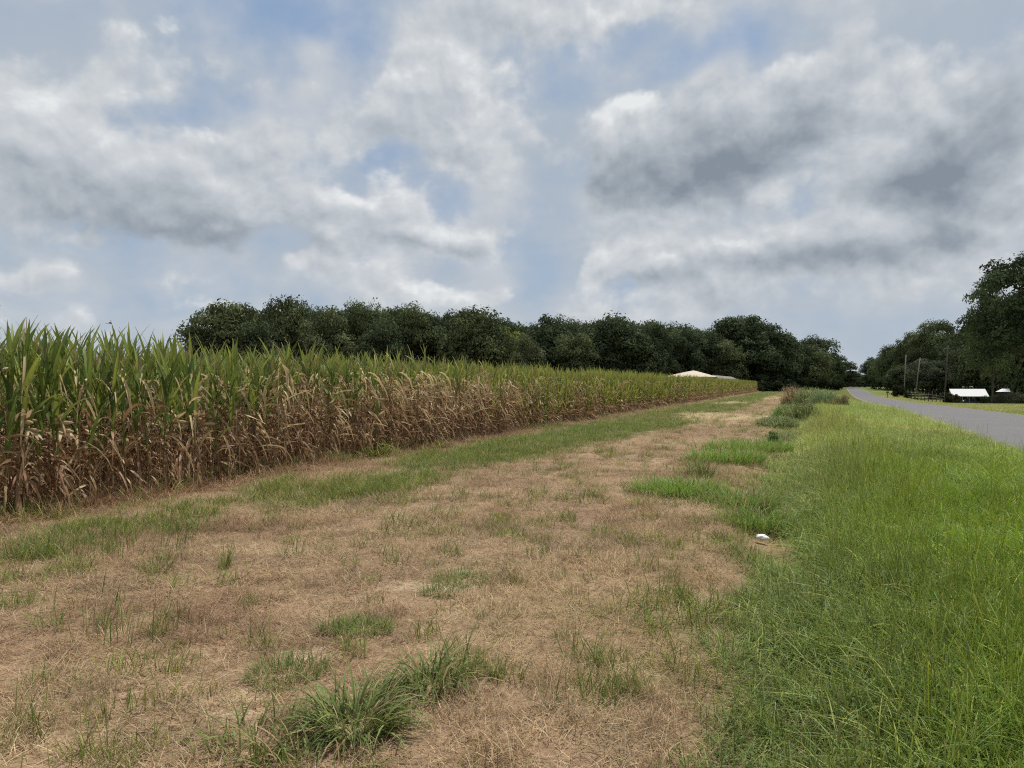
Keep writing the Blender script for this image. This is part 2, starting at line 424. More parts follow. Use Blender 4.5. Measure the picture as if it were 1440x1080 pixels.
def margin_grass():
    P, den = spread_points([(2.4, 5, 120), (5, 9, 90), (9, 16, 60), (16, 30, 30), (30, 60, 13), (60, 165, 5)], -10.4, .6)
    x, y = P.T; w = wcoord(x, y)
    g, b, vg, st, n1, n2 = fields(x, y)
    keep = (R.random(len(x)) > b * .9) & (R.random(len(x)) > vg) & (w < .5)
    cx, cy = gnd(1072, 746); keep &= ((x - cx) / .2) ** 2 + ((y - cy + .2) / .4) ** 2 > 1
    for px, py, r in ((512, 888, .16), (405, 948, .2), (466, 890, .07), (652, 815, .2), (618, 832, .12), (735, 795, .15), (955, 694, .5), (1020, 648, .65), (1052, 634, .8), (1040, 705, .5), (1065, 728, .35), (500, 1022, .16), (608, 968, .1)):
        cx, cy = gnd(px, py); keep &= ((x - cx) ** 2 + (y - cy) ** 2 > (r * .9) ** 2) | (R.random(len(x)) < .25)
    x, y, w, g, st, n1, n2, den = (q[keep] for q in (x, y, w, g, st, n1, n2, den))
    n = len(x)
    isg = R.random(n) < g * .78 + .03 + .09 * sstep(.48, .62, fbm(x * .9 + 21, y * .9 + 4, 3))
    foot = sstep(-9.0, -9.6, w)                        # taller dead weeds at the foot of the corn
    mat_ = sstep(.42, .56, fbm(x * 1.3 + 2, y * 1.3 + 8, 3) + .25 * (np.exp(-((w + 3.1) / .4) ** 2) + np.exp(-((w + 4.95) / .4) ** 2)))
    idx = np.where(isg, R.integers(6, 10, n), np.where(R.random(n) < .15 + .75 * mat_, R.integers(0, 3, n), R.integers(3, 6, n)))
    sc = np.sqrt(120 / den) ** .55 * R.uniform(.7, 1.25, n) * (1 + foot * .9) * (.8 + .5 * n2)
    sz = sc * np.where(isg, 1.0, R.uniform(.7, 1.2, n)) / np.sqrt(120 / den) ** .3
    dryc = np.array([.455, .335, .20]); red = np.array([.355, .235, .14]); pale = np.array([.55, .435, .27])
    tint = dryc + (red - dryc) * sstep(.5, .68, fbm(x * .8 + 5, y * .8, 3))[:, None]
    tint = tint + (pale - tint) * (np.maximum(st, sstep(.58, .75, n1) * .5))[:, None]
    tint = tint + (np.array([.44, .335, .165]) - tint) * (sstep(-3.2, -1.2, w) * sstep(.35, .6, n1) * .7)[:, None]
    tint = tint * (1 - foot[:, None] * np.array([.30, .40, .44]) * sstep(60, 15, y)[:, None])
    gr = np.stack([.15 + .06 * n1, .20 + .04 * n2, .05 + 0 * n1], -1)
    tint = np.where(isg[:, None], gr, tint * (.72 + .56 * fbm(x * 2.3 + 60, y * 2.3, 3))[:, None]) * R.uniform(.75, 1.2, n)[:, None]
    z = terrain(x, y)
    src = []
    for k in range(6):
        src.append(loose(tuft(72, .15, (.04, .13), (.0016, .0038), (1.0, 1.6), (-.15, .5), 3, col_dry, 'dry', 100 + k, .3) if k < 3 else tuft(60, .12, (.05, .14), (.0016, .0036), (.1, 1.0), (.3, 1.7), 3, col_dry, 'dry', 100 + k, .3)))
    for k in range(4):
        src.append(loose(tuft(34, .10, (.08, .2), (.003, .006), (.05, .7), (.2, 1.2), 3, col_green, 'green', 120 + k)))
    rot = np.stack([R.normal(0, .08, n), R.normal(0, .08, n), R.random(n) * 6.28], -1)
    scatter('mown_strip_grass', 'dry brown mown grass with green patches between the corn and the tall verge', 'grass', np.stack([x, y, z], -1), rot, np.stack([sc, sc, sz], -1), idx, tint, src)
margin_grass()

def verge_grass():
    P, den = spread_points([(2.2, 5, 130), (5, 9, 100), (9, 16, 60), (16, 30, 26), (30, 60, 11), (60, 200, 4)], -2.2, 7.0)
    x, y = P.T; w = wcoord(x, y)
    g, b, vg, st, n1, n2 = fields(x, y)
    wr = x - road_x(y)
    keep = (R.random(len(x)) < vg * 1.05) & (wr < -2.95 - .25 * R.random(len(x)))
    cx, cy = gnd(1072, 746)
    keep &= ((x - cx) / .28) ** 2 + ((y - cy + .45) / .75) ** 2 > 1
    x, y, w, n1, n2, den, wr, vg = (q[keep] for q in (x, y, w, n1, n2, den, wr, vg))
    n = len(x)
    tall = sstep(1.5, -.3, w - .035 * y + (n1 - .5) * 1.2 + R.normal(0, .25, len(x))) * sstep(60, 20, y)
    istall = R.random(n) < tall * .8 + .05
    idx = np.where(istall, R.integers(0, 5, n), R.integers(5, 10, n))
    grow = np.sqrt(130 / den)
    sc = grow ** .5 * R.uniform(.75, 1.25, n)
    sz = R.uniform(.7, 1.2, n) * np.where(istall, 1.0, .75 + .5 * n2) * (.55 + .45 * sstep(2.6, 3.8, -wr)) * (.42 + .58 * sstep(-.6, 1.2, w)) * np.interp(y, [3, 9, 25], [.86, .95, 1.0]) * grow ** .15
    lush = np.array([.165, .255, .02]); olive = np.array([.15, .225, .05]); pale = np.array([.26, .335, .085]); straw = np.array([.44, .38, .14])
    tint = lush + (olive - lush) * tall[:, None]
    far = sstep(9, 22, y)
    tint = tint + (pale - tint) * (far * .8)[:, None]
    s = sstep(.56, .72, fbm(x * .6 + 33, y * .25, 3)) * .35 * sstep(14, 30, y)
    tint = tint + (straw - tint) * s[:, None]
    tint = tint * (R.uniform(.75, 1.25, n) * (.75 + .7 * n1))[:, None]
    thin = R.random(n) < .55 + .9 * (n2 - .2)
    P2 = np.where(thin)[0]; x, y, idx, sc, sz, tint = (q[P2] for q in (x, y, idx, sc, sz, tint)); n = len(x)
    src = []
    for k in range(5):
        a = mesh_parts(tuft(30, .16, (.2, .42), (.004, .008), (.03, .75), (.3, 1.9), 5, col_green, 'tall', 140 + k))
        V, Fc, C = join([a, seed_stalks(6, .15, (.34, .56), 150 + k)])
        src.append(loose(new_mesh('tall grass', V, Fc, C, False, [M_GRASS_I])))
    for k in range(5):
        src.append(loose(tuft(42, .16, (.12, .3), (.004, .008), (.05, .8), (.25, 1.5), 4, col_green, 'lush', 160 + k)))
    rot = np.stack([R.normal(0, .09, n), R.normal(0, .09, n), R.random(n) * 6.28], -1)
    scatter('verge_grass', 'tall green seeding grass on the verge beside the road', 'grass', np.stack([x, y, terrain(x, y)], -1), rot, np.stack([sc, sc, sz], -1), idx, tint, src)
verge_grass()

def lawn_grass():
    n = 26000
    y = R.uniform(20, 190, n) ; u = 2.9 + (R.random(n) ** 1.3) * 26
    y = 20 + (R.random(n) ** 1.7) * 180
    x = road_x(y) + u
    n1 = fbm(x * .2, y * .2, 3)
    sc = np.interp(y, [20, 60, 200], [1.0, 1.8, 4.0]) * R.uniform(.7, 1.3, n)
    tint = np.stack([.19 + .12 * n1, .255 + .06 * n1, .06 + .03 * n1], -1) * R.uniform(.75, 1.2, n)[:, None]
    src = [loose(tuft(36, .16, (.05, .12), (.005, .01), (.05, .8), (.2, 1.2), 3, col_green, 'lawn', 180 + k)) for k in range(4)]
    rot = np.stack([0 * x, 0 * x, R.random(n) * 6.28], -1)
    scatter('lawn_grass', 'short pale green lawn beyond the far edge of the road', 'grass', np.stack([x, y, terrain(x, y)], -1), rot, np.stack([sc, sc, .8 * np.sqrt(sc)], -1), R.integers(0, 4, n), tint, src)
lawn_grass()

# ------------------------------------------------------------------ corn
G1 = np.array([.085, .135, .032]); G2 = np.array([.15, .21, .038]); YG = np.array([.32, .33, .055])
TAN = np.array([.52, .39, .22]); BRN = np.array([.34, .21, .115]); RED = np.array([.23, .125, .07])
def corn_variant(seed, dry, yellow, h):
    """dry: share of the plant's height that has died off; returns (stalk, foliage, ear, tassel) meshes"""
    g = np.random.default_rng(seed)
    top = h * g.uniform(.80, .86)
    lx, ly = g.normal(0, .035, 2)
    def axis(z): return np.stack([lx * (z / h) ** 2 * h, ly * (z / h) ** 2 * h, z], -1)
    # stalk
    mb = MB(); zs = np.linspace(-.05, top, 9)
    mb.tube([tuple(axis(z)) for z in zs], [.0145 - .0095 * (i / 8) for i in range(9)], 6)
    C = []
    for v in mb.v:
        t = v[2] / h
        C.append((BRN * .5 + TAN * .45) if t < dry * .8 else G2 * 1.1)
    stalk = new_mesh('stalk', mb.v, mb.f, np.array(C), True, [M_CORN])
    # leaves
    parts = []
    nl = 19
    hs = np.linspace(.34, top, nl) + g.normal(0, .03, nl)
    a0 = g.random() * 2 * PI
    for i in range(nl):
        f = hs[i] / h
        az = a0 + (i % 2) * PI + g.normal(0, .4)
        dead = f < dry * .9 or (f < dry * 1.25 and g.random() < .55) or g.random() < .13 + .07 * (yellow > .5)
        one = lambda v: np.array([v])
        if dead:
            L = g.uniform(.4, .75); W = g.uniform(.02, .055)
            q = g.random(); pw_ = g.uniform(.3, .8)
            if q < .55: lean = g.uniform(1.3, 2.3); bend = g.uniform(2.7, 3.15) - lean
            elif q < .8 and f < .7: lean = g.uniform(.25, .9); bend = g.uniform(2.4, 3.0) - lean; pw_ = g.uniform(1.0, 2.5)
            elif f < .7: lean = g.uniform(.5, 1.3); bend = g.uniform(.5, 1.4)
            else: lean = g.uniform(1.2, 2.2); bend = 3.0 - lean
            V, Fc, k, t = strips(axis(one(hs[i])), one(az), one(L), one(W), one(lean), one(bend), 8, 3, pw_, .12, g.uniform(.5, 1.1), one(g.normal(0, 2.6)), .2, .8)
            q = g.random()
            c = (TAN * g.uniform(.7, 1.25) if q < .42 or f > .6 else BRN * g.uniform(.7, 1.4) if q < .8 else RED * g.uniform(.8, 1.5))
            c = c + (BRN - c) * max(0, .35 - f) * 1.5
            c = np.repeat(c[None], k, 0)
        else:
            up = (f - dry) / max(.05, 1 - dry)
            L = g.uniform(.5, .78) * (1 - .4 * max(0, up - .7) / .3); W = g.uniform(.05, .08) * (1 - .25 * up)
            lean = g.uniform(.18, .45) * (1.15 - .75 * up); bend = g.uniform(.3, 1.3) * (1.15 - .95 * up)
            V, Fc, k, t = strips(axis(one(hs[i])), one(az), one(L), one(W), one(lean), one(bend), 8, 3, 1.7, .03, .35, one(g.normal(0, .5)), .05, .75)
            m = np.clip(yellow + g.normal(0, .22), 0, 1)
            c = (G1 + (G2 - G1) * g.random()) * (1 - m) + YG * m
            c = c[None] * g.uniform(.75, 1.25) + 0 * t[:, None]
            ed = sstep(g.uniform(.7, 1.0), 1.05, t)[:, None] * (1 if g.random() < .5 else .3)     # browned tips
            c = c * (1 - ed) + TAN * .9 * ed
            c = c.copy(); c[1::3] = c[1::3] * 1.25 + .01                                          # pale midrib
        parts.append((V, Fc, c))
    # papery sheaths and shreds hanging along the dead part of the stalk
    ns = int(14 * dry + 6)
    hz = g.uniform(.12, max(.4, h * dry), ns)
    V, Fc, k, t = strips(axis(hz), g.random(ns) * 2 * PI, g.uniform(.2, .5, ns), g.uniform(.015, .04, ns), g.uniform(1.4, 2.4, ns), g.uniform(.4, 1.0, ns), 5, 2, .5, .3, .5, g.normal(0, 2, ns), .2)
    c = np.where(g.random(ns)[:, None] < .35, TAN[None], np.where(g.random(ns)[:, None] < .6, BRN[None], RED[None])) * g.uniform(.7, 1.2, ns)[:, None]
    parts.append((V, Fc, np.repeat(c, k, 0)))
    V, Fc, C = join(parts)
    fol = new_mesh('foliage', V, Fc, C, True, [M_CORN])
    # ear: a husk hanging off the stalk
    zE = h * g.uniform(.38, .5); az = a0 + g.normal(0, .5)
    b = axis(np.array([zE]))[0]; dirz = g.uniform(-.9, .6)
    d = np.array([math.cos(az) * .6, math.sin(az) * .6, dirz]); d /= np.linalg.norm(d)
    mb = MB(); Lr = g.uniform(.2, .27)
    mb.tube([tuple(b + d * Lr * s) for s in (0, .15, .4, .7, .9, 1)], [.012, .024, .03, .026, .015, .004], 7)
    ec = TAN * g.uniform(.8, 1.25) if dry > .35 or g.random() < .6 else G2 * .6 + YG * .5
    V2, F2, k, t = strips(np.repeat((b + d * Lr * .25)[None], 3, 0), az + g.normal(0, .7, 3), np.full(3, .24), np.full(3, .05), np.full(3, .6 if dirz > 0 else 1.9), np.full(3, .5), 5, 2, 1, .1, .5, g.normal(0, .8, 3))
    me_v = list(mb.v) + [tuple(v) for v in V2]; me_f = list(mb.f) + [tuple(int(q) + len(mb.v) for q in f) for f in F2]
    ear = new_mesh('ear', me_v, me_f, np.repeat(ec[None], len(me_v), 0), True, [M_CORN])
    # tassel
    nt_ = 6
    tb = np.repeat(axis(np.array([top]))[0][None], nt_, 0)
    V, Fc, k, t = strips(tb, g.random(nt_) * 2 * PI, g.uniform(.26, .42, nt_) * h / 2.3, np.full(nt_, .006), g.uniform(.02, .35, nt_), g.uniform(.1, .7, nt_), 5, 2, 1.2, .5, .3)
    C = np.repeat((np.array([.30, .21, .11]) * g.uniform(.7, 1.2, nt_)[:, None]), k, 0)
    tas = new_mesh('tassel', V, Fc, C, True, [M_CORN])
    return stalk, fol, ear, tas

KINDS = {}
for ki, (nm, dry, yel, hh) in enumerate((('green', .38, .17, 2.34), ('half', .66, .34, 2.3), ('dead', .97, .3, 2.1), ('yellow', .22, .62, 2.28))):
    KINDS[nm] = [corn_variant(1000 + ki * 50 + v, dry * (1 + (.45 if nm == 'yellow' else .14) * math.sin(v * 2.1)), yel, hh * (1 + .05 * math.cos(v * 1.7))) for v in range(7)]
KN = ('green', 'half', 'dead', 'yellow')
CORN_LABEL = {
    'green': 'green topped corn plant with browned lower leaves in the edge rows of the field',
    'half': 'corn plant dried brown over its lower half, green at the top, in the edge rows',
    'dead': 'withered tan corn plant, dry almost to its tip, in the field edge rows',
    'yellow': 'yellow green corn plant with a short brown foot, farther along the field edge rows'}
def corn_kind(y, w, u):
    """which look a plant has, from how far along the edge it stands"""
    k = np.zeros(len(y), int)
    pg = np.interp(y, [8, 11.5, 13, 20, 26, 160], [.78, .74, .36, .25, .05, .03])
    ph = np.interp(y, [8, 11.5, 13, 20, 25, 29, 160], [.15, .16, .42, .50, .45, .12, .08])
    pd = np.interp(y, [8, 11.5, 13, 20, 25, 29, 160], [.07, .12, .32, .30, .26, .04, .03])
    inner = sstep(-10.2, -12.5, w)
    pd = pd * (1 - inner); ph = ph * (1 - .7 * inner); pg = pg + (1 - pg - ph - pd) * inner * sstep(40, 15, y)
    k = np.where(u < pg, 0, np.where(u < pg + ph, 1, np.where(u < pg + ph + pd, 2, 3)))
    return k
def corn_scale(y, w): return (.98 + .06 * (fbm(y * .35, w * .8 + 4, 2) - .5) * 2) * np.interp(y, [8, 12, 20, 60, 160], [1.07, 1.05, 1.01, 1.02, 1.0])

rowsx = [-9.95 - .815 * k for k in range(30)]
protos = {}
def corn_plant(x, y, rz, sc, kind, var, tilt):
    key = (kind, var)
    stalk, fol, ear, tas = KINDS[kind][var]
    if key not in protos:
        t = thing('corn_plant', CORN_LABEL[kind], 'corn plant', group='corn plants along the field edge')
        link('stalk', stalk, t); link('foliage', fol, t); link('tassel', tas, t)
        if kind != 'green' or var % 2: link('ear', ear, t)
        protos[key] = t; c = t
    else:
        p = protos[key]; c = p.copy(); COL.objects.link(c)
        for ch in p.children:
            d = ch.copy(); COL.objects.link(d); d.parent = c
    c.location = (x, y, T(x, y) - .01); c.rotation_euler = (tilt[0], tilt[1], rz); c.scale = (sc, sc, sc)
    c['label'] = CORN_LABEL[kind]; c['group'] = 'corn plants along the field edge'; c['category'] = 'corn plant'
    return c
def corn():
    fx = []
    count = 0
    for r, wx in enumerate(rowsx):
        step = .19
        ys = np.arange(2.0 if r < 14 else 8.0, 160 - r * .12, step)
        if r >= 14: ys = ys[::2]
        ys = ys + R.normal(0, .035, len(ys))
        xs = wx + .386 * ys + R.normal(0, .035, len(ys)) + (fbm(ys * .8, ys * 0 + r, 2) - .5) * .25
        u = .6 * R.random(len(ys)) + .4 * np.clip((fbm(ys * 1.1 + 7, ys * 0 + r * .7, 2) - .25) * 2, 0, 1)
        kk = corn_kind(ys, xs - .386 * ys, u)
        sc = corn_scale(ys, xs) * R.uniform(.96, 1.04, len(ys))
        for i in range(len(ys)):
            near = ys[i] > 8.6 and ((r == 0 and ys[i] < 46) or (r == 1 and ys[i] < 28))
            var = int(R.integers(0, 7)); rz = R.random() * 6.28; tl = R.normal(0, .045, 2)
            if near and count < 299:
                corn_plant(xs[i], ys[i], rz, sc[i], KN[kk[i]], var, tl); count += 1
            else:
                fx.append((xs[i], ys[i], rz, sc[i], kk[i] * 7 + var, tl[0], tl[1]))
    fx = np.array(fx)
    src = []
    for kn in KN:
        for v in range(7):
            ps = []
            for me in KINDS[kn][v]:
                Vv = np.zeros(len(me.vertices) * 3, np.float32); me.vertices.foreach_get('co', Vv)
                Cc = np.zeros(len(me.vertices) * 4, np.float32); me.color_attributes['col'].data.foreach_get('color', Cc)
                ps.append((Vv.reshape(-1, 3), [tuple(p.vertices) for p in me.polygons], Cc.reshape(-1, 4)[:, :3]))
            Vs = []; Fs = []; Cs = []; b = 0
            for v_, f_, c_ in ps:
                Vs.append(v_); Fs += [tuple(q + b for q in f) for f in f_]; Cs.append(c_); b += len(v_)
            src.append(loose(new_mesh('corn', np.concatenate(Vs), Fs, np.concatenate(Cs), True, [M_CORN])))
    n = len(fx)
    scatter('cornfield', 'the mass of ripening corn rows behind and beyond the nearest edge plants', 'cornfield',
            np.stack([fx[:, 0], fx[:, 1], terrain(fx[:, 0], fx[:, 1])], -1), np.stack([fx[:, 5], fx[:, 6], fx[:, 2]], -1), np.repeat(fx[:, 3:4], 3, 1), fx[:, 4].astype(int), np.ones((n, 3)), src)
corn()

# ------------------------------------------------------------------ grass clumps one can point at in the mown strip
CLUMP_G = np.array([.165, .22, .058])
def clump_mesh(seed, n, rad, len_, wid, lean, bend, col, ell=1.0, dryshare=.08):
    g = np.random.default_rng(seed)
    r = rad * np.sqrt(g.random(n)); q = g.random(n) * 2 * PI
    base = np.stack([r * np.cos(q) * ell, r * np.sin(q), 0 * r - .02], -1)
    az = q + g.normal(0, .9, n)
    V, Fc, k, t = strips(base, az, g.uniform(*len_, n), g.uniform(*wid, n), g.uniform(*lean, n), g.uniform(*bend, n), 6, 3, 1.3, .05, .35, g.normal(0, .4, n))
    c = np.array(col)[None] * g.uniform(.65, 1.4, n)[:, None] * np.where(g.random(n)[:, None] < .2, [[1.4, 1.2, 1.3]], [[1, 1, 1]])
    c = np.where(g.random(n)[:, None] < dryshare, [[.42, .30, .17]], c)
    return new_mesh('clump', V, Fc, np.repeat(c, k, 0), True, [M_GRASS])
def clump(px, py, label, seed, n, rad, len_, wid, lean, bend, col=CLUMP_G, ell=1.0, name='grass_clump', dry=.08):
    x, y = gnd(px, py)
    o = link(name, clump_mesh(seed, n, rad, len_, wid, lean, bend, col, ell, dry), None, (x, y, T(x, y)))
    tag(o, label, 'grass clump', 'green grass clumps in the mown strip')
BROAD = dict(len_=(.15, .42), wid=(.0055, .012), lean=(.05, .9), bend=(1.0, 2.4))
clump(608, 968, 'dense broad bladed green clump, farthest back of the three big foreground clumps', 1, 200, .14, **BROAD, col=CLUMP_G * .85)
clump(655, 950, 'thin sprig of arching grass beside the big clump in the dry strip', 2, 14, .06, (.25, .4), (.007, .012), (.05, .5), (.8, 1.8))
clump(500, 1022, 'largest broad bladed green grass clump at the bottom middle of the strip', 3, 420, .19, **BROAD, col=CLUMP_G * .85)
clump(540, 975, 'few short arching blades squeezed between the two biggest clumps', 31, 26, .09, (.1, .24), (.007, .013), (.05, .7), (.7, 1.8))
clump(362, 1040, 'spreading green clump with darker blades, left of the biggest clump', 4, 110, .19, (.12, .3), (.005, .011), (.05, .9), (.5, 1.4), CLUMP_G * .85, 1.2)
clump(455, 1074, 'loose grey green clump at the very bottom of the dry strip', 5, 80, .24, (.12, .26), (.006, .012), (.1, .9), (.6, 1.5), CLUMP_G * np.array([1.1, .95, 1.1]), 1.3, dry=.2)
clump(290, 1078, 'sparse dull green sprigs at the bottom left of the strip', 51, 60, .26, (.08, .2), (.005, .009), (.1, .9), (.5, 1.4), CLUMP_G * np.array([1.2, .95, 1.1]), 1.3, dry=.3)
MAT = dict(len_=(.07, .17), wid=(.003, .006), lean=(.1, 1.1), bend=(.3, 1.2))
clump(512, 888, 'low rounded mat of fine bright green grass beside bare soil', 6, 560, .15, **MAT, col=CLUMP_G * 1.1, ell=1.2)
clump(405, 948, 'low dark green grass mat next to the biggest bare patch', 7, 620, .2, **MAT, col=CLUMP_G * .9, ell=1.1, dry=.15)
clump(466, 890, 'tiny dark green tuft left of the rounded mat', 8, 180, .08, **MAT, col=CLUMP_G * .7)
clump(652, 815, 'wide low green mat right of the pale bare soil', 9, 560, .2, **MAT, col=CLUMP_G * 1.0, ell=1.2)
clump(618, 832, 'small green mat at the front edge of the pale bare soil', 10, 240, .12, **MAT, col=CLUMP_G * .85, ell=1.3)
UPR = dict(len_=(.12, .32), wid=(.004, .008), lean=(0.0, .3), bend=(.1, .7))
clump(316, 800, 'small bright upright tuft standing alone in dry grass', 11, 60, .06, **UPR, col=CLUMP_G * 1.25)
clump(150, 778, 'wide stand of upright green grass near the corn at the left', 12, 260, .62, **UPR, ell=1.3, col=CLUMP_G * .95, dry=.2)
clump(60, 782, 'thin green stand at the left edge near the corn', 121, 90, .4, **UPR, ell=1.3, col=CLUMP_G * .8, dry=.3)
clump(175, 895, 'sparse upright green sprigs in the dry strip, left of the mats', 13, 55, .3, **UPR, ell=1.1, col=CLUMP_G, dry=.25)
clump(110, 850, 'faint thin green sprigs in dry grass left of the sparse sprigs', 14, 40, .26, **UPR, ell=1.3, col=CLUMP_G * .9, dry=.35)
clump(108, 1068, 'tiny leafy green weed flat on dry grass at bottom left', 15, 22, .04, (.04, .09), (.01, .016), (.5, 1.3), (.2, .8), CLUMP_G * 1.1)
clump(735, 795, 'grey green low weed right of the wide mat', 16, 90, .2, **MAT, col=CLUMP_G * np.array([1.3, 1.05, 1.2]), ell=1.4, dry=.3)
clump(775, 760, 'small dark weed tuft in the middle of the dry strip', 17, 60, .14, **MAT, col=CLUMP_G * .8, ell=1.5, dry=.2)
PATCH = np.array([.18, .29, .05])
FULL = dict(len_=(.16, .42), wid=(.008, .014), lean=(.05, .7), bend=(.4, 1.4))
clump(955, 694, 'bright green oval grass patch standing out in the dry strip before the verge', 18, 1500, .52, **FULL, col=PATCH, ell=1.25)
clump(985, 672, 'small darker tuft just behind the bright oval patch', 19, 200, .22, (.2, .5), (.006, .01), (.03, .5), (.3, 1.0), CLUMP_G * .8)
clump(1020, 648, 'front half of the bright green patch far along the verge edge', 20, 1400, .75, **FULL, col=PATCH, ell=1.1)
clump(1052, 634, 'rear half of the bright green patch far along the verge edge', 21, 1600, .9, **FULL, col=PATCH * .95, ell=1.2)
clump(1040, 705, 'grey green weedy patch between the oval patch and the verge', 22, 1100, .5, **FULL, col=PATCH * np.array([1.0, .9, 1.2]), ell=1.1, dry=.12)
clump(1065, 728, 'dark green weedy patch just behind the white scrap', 23, 700, .38, **FULL, col=PATCH * .85, ell=1.0, dry=.12)

# foxtail seed heads standing in the near verge
def foxtail(px, py, label, h, lean):
    x, y = gnd(px, py)
    t = thing('foxtail', label, 'grass seed head', (x, y, T(x, y)), group='pale foxtail heads in the near verge')
    pts = [(lean * (k / 6) ** 2 * h, .1 * lean * k / 6, h * k / 6) for k in range(7)]
    MB().tube(pts, .0016, 5).build('stem', M_STEM, t)
    a, b = Vector(pts[5]), Vector(pts[6])
    d = (b - a).normalized()
    MB().tube([b + d * (.09 * k / 6) for k in range(7)], [.002, .005, .006, .006, .0055, .004, .0015], 7).build('head', M_HEAD, t)
M_STEM = simple_mat('grass stem', (.2, .26, .08), .7, .2, 8)
M_HEAD = simple_mat('foxtail head', (.35, .36, .13), .9, .3, 60, bump=.8)
foxtail(1168, 1066, 'thick pale foxtail head left of centre in the near verge', .38, .10)
foxtail(1380, 1062, 'pale foxtail head leaning in the lush grass near the right edge', .42, -.14)
foxtail(1172, 1110, 'lowest foxtail head at the bottom of the near verge', .36, .06)

# white scrap
def scrap():
    x, y = gnd(1072, 746)
    import bmesh
    bm = bmesh.new(); bmesh.ops.create_icosphere(bm, subdivisions=3, radius=.062)
    g = np.random.default_rng(4)
    for v in bm.verts:
        c = v.co; n = float(fbm(np.array(c.x * 24 + 9), np.array(c.y * 24 + c.z * 17), 3))
        v.co = Vector((c.x * 1.1, c.y * .75, max(-.02, c.z * .55))) * (.45 + 1.1 * n)
    me = bpy.data.meshes.new('litter'); bm.to_mesh(me); bm.free(); me.materials.append(M_FOAM)
    o = link('litter', me, None, (x, y, T(x, y) + .075), (0, .15, .4))
    tag(o, 'crumpled white scrap of litter at the edge of the tall verge grass', 'litter')
scrap()

# ------------------------------------------------------------------ trees
def tree_meshes(seed, H, W, base, nleaf, leaf, lobes, col, top=1.0, trunk_r=.32, lobe_r=(.10, .25), limbs=7):
    """unit trees: trunk with limbs, crown of leaf clumps on irregular lobes"""
    g = np.random.default_rng(seed)
    cz = base + (H - base) * .5; hz = (H - base) * .5
    cen = []; rad = []
    for i in range(lobes):
        q = i * 2.39996 + g.normal(0, .35); s = np.clip(-.92 + 1.9 * (i + .5) / lobes + g.normal(0, .08), -.95, .98); rr = math.sqrt(1 - s * s)
        k = g.uniform(.58, .92) if i % 7 else g.uniform(0, .4)
        rr = max(rr, .75) if s < -.3 else rr
        wprof = 1.0 if s < .2 else 1.0 * top + (1 - top) * (1 - s)
        cen.append((rr * math.cos(q) * W * .5 * k * wprof, rr * math.sin(q) * W * .5 * k * wprof, cz + s * hz * k))
        rad.append(g.uniform(*lobe_r) * min(W, H))
    cen = np.array(cen); rad = np.array(rad)
    # keep lobes inside the envelope
    top_over = cen[:, 2] + rad * .8 - H; cen[:, 2] -= np.maximum(0, top_over)
    pick = g.choice(lobes, nleaf, p=rad ** 2 / (rad ** 2).sum())
    d = g.normal(0, 1, (nleaf, 3)); d /= np.linalg.norm(d, axis=1)[:, None]
    d[:, 2] = np.where(d[:, 2] < -.35, -d[:, 2] * .6, d[:, 2])
    rr = rad[pick] * (.55 + .5 * g.random(nleaf) ** .6) * (1 + .30 * (fbm(d[:, 0] * 2.2 + pick * 3.1, d[:, 1] * 2.2 + d[:, 2] * 2.7, 2) - .5) * 2)
    P = cen[pick] + d * rr[:, None] * np.array([1, 1, .82])
    keep = P[:, 2] > base * .55
    P = P[keep]; pick = pick[keep]; d = d[keep]; n = len(P)
    nrm = d * 1.5 + g.normal(0, .6, (n, 3)); nrm[:, 2] += .3; nrm /= np.linalg.norm(nrm, axis=1)[:, None]
    u = np.cross(nrm, g.normal(0, 1, (n, 3))); u /= np.linalg.norm(u, axis=1)[:, None]; v = np.cross(nrm, u)
    s = leaf * .9 * g.uniform(.6, 1.4, n)[:, None]
    V = np.stack([P - u * s, P - v * s * .45 + nrm * s * .12, P + u * s, P + v * s * .5 - nrm * s * .15], 1).reshape(-1, 3)
    Fc = np.arange(n * 4).reshape(-1, 4)
    lobecol = g.uniform(.6, 1.45, lobes)
    c = np.array(col)[None] * (lobecol[pick] * g.uniform(.8, 1.2, n))[:, None] * np.where(g.random(n)[:, None] < .07, [[1.4, 1.3, 1.0]], [[1, 1, 1]])
    crown = new_mesh('crown', V, Fc, np.repeat(c, 4, 0), False, [M_TREE])
    mb = MB()
    bend = g.normal(0, .25, 2)
    zt = base + (H - base) * .72
    pts = [(bend[0] * (k / 6) ** 2, bend[1] * (k / 6) ** 2, -.2 + (zt + .2) * k / 6) for k in range(7)]
    mb.tube(pts, [trunk_r * 1.35] + [trunk_r * (1 - .78 * k / 6) for k in range(1, 7)], 9)
    order = np.argsort(-np.abs(cen[:, 0]) - np.abs(cen[:, 1]))[:limbs * 2:2]
    for j in order:
        z0 = min(max(base * .8, cen[j, 2] * .62), zt); f = z0 / zt
        a = Vector((bend[0] * f * f, bend[1] * f * f, z0)); b = Vector(cen[j]); m = (a + b) / 2 + Vector((0, 0, -.06 * H * .3))
        mb.tube([a, a.lerp(m, .6), m, m.lerp(b, .6), b], [trunk_r * .42, trunk_r * .34, trunk_r * .26, trunk_r * .18, trunk_r * .08], 6)
    trunk = new_mesh('trunk', mb.v, mb.f, smooth=True, mats=[M_BARK])
    return trunk, crown
OAK = (.10, .122, .056); DEEP = (.066, .088, .044); PALE = (.125, .15, .075); YEL = (.19, .22, .05); GREY = (.085, .10, .065)
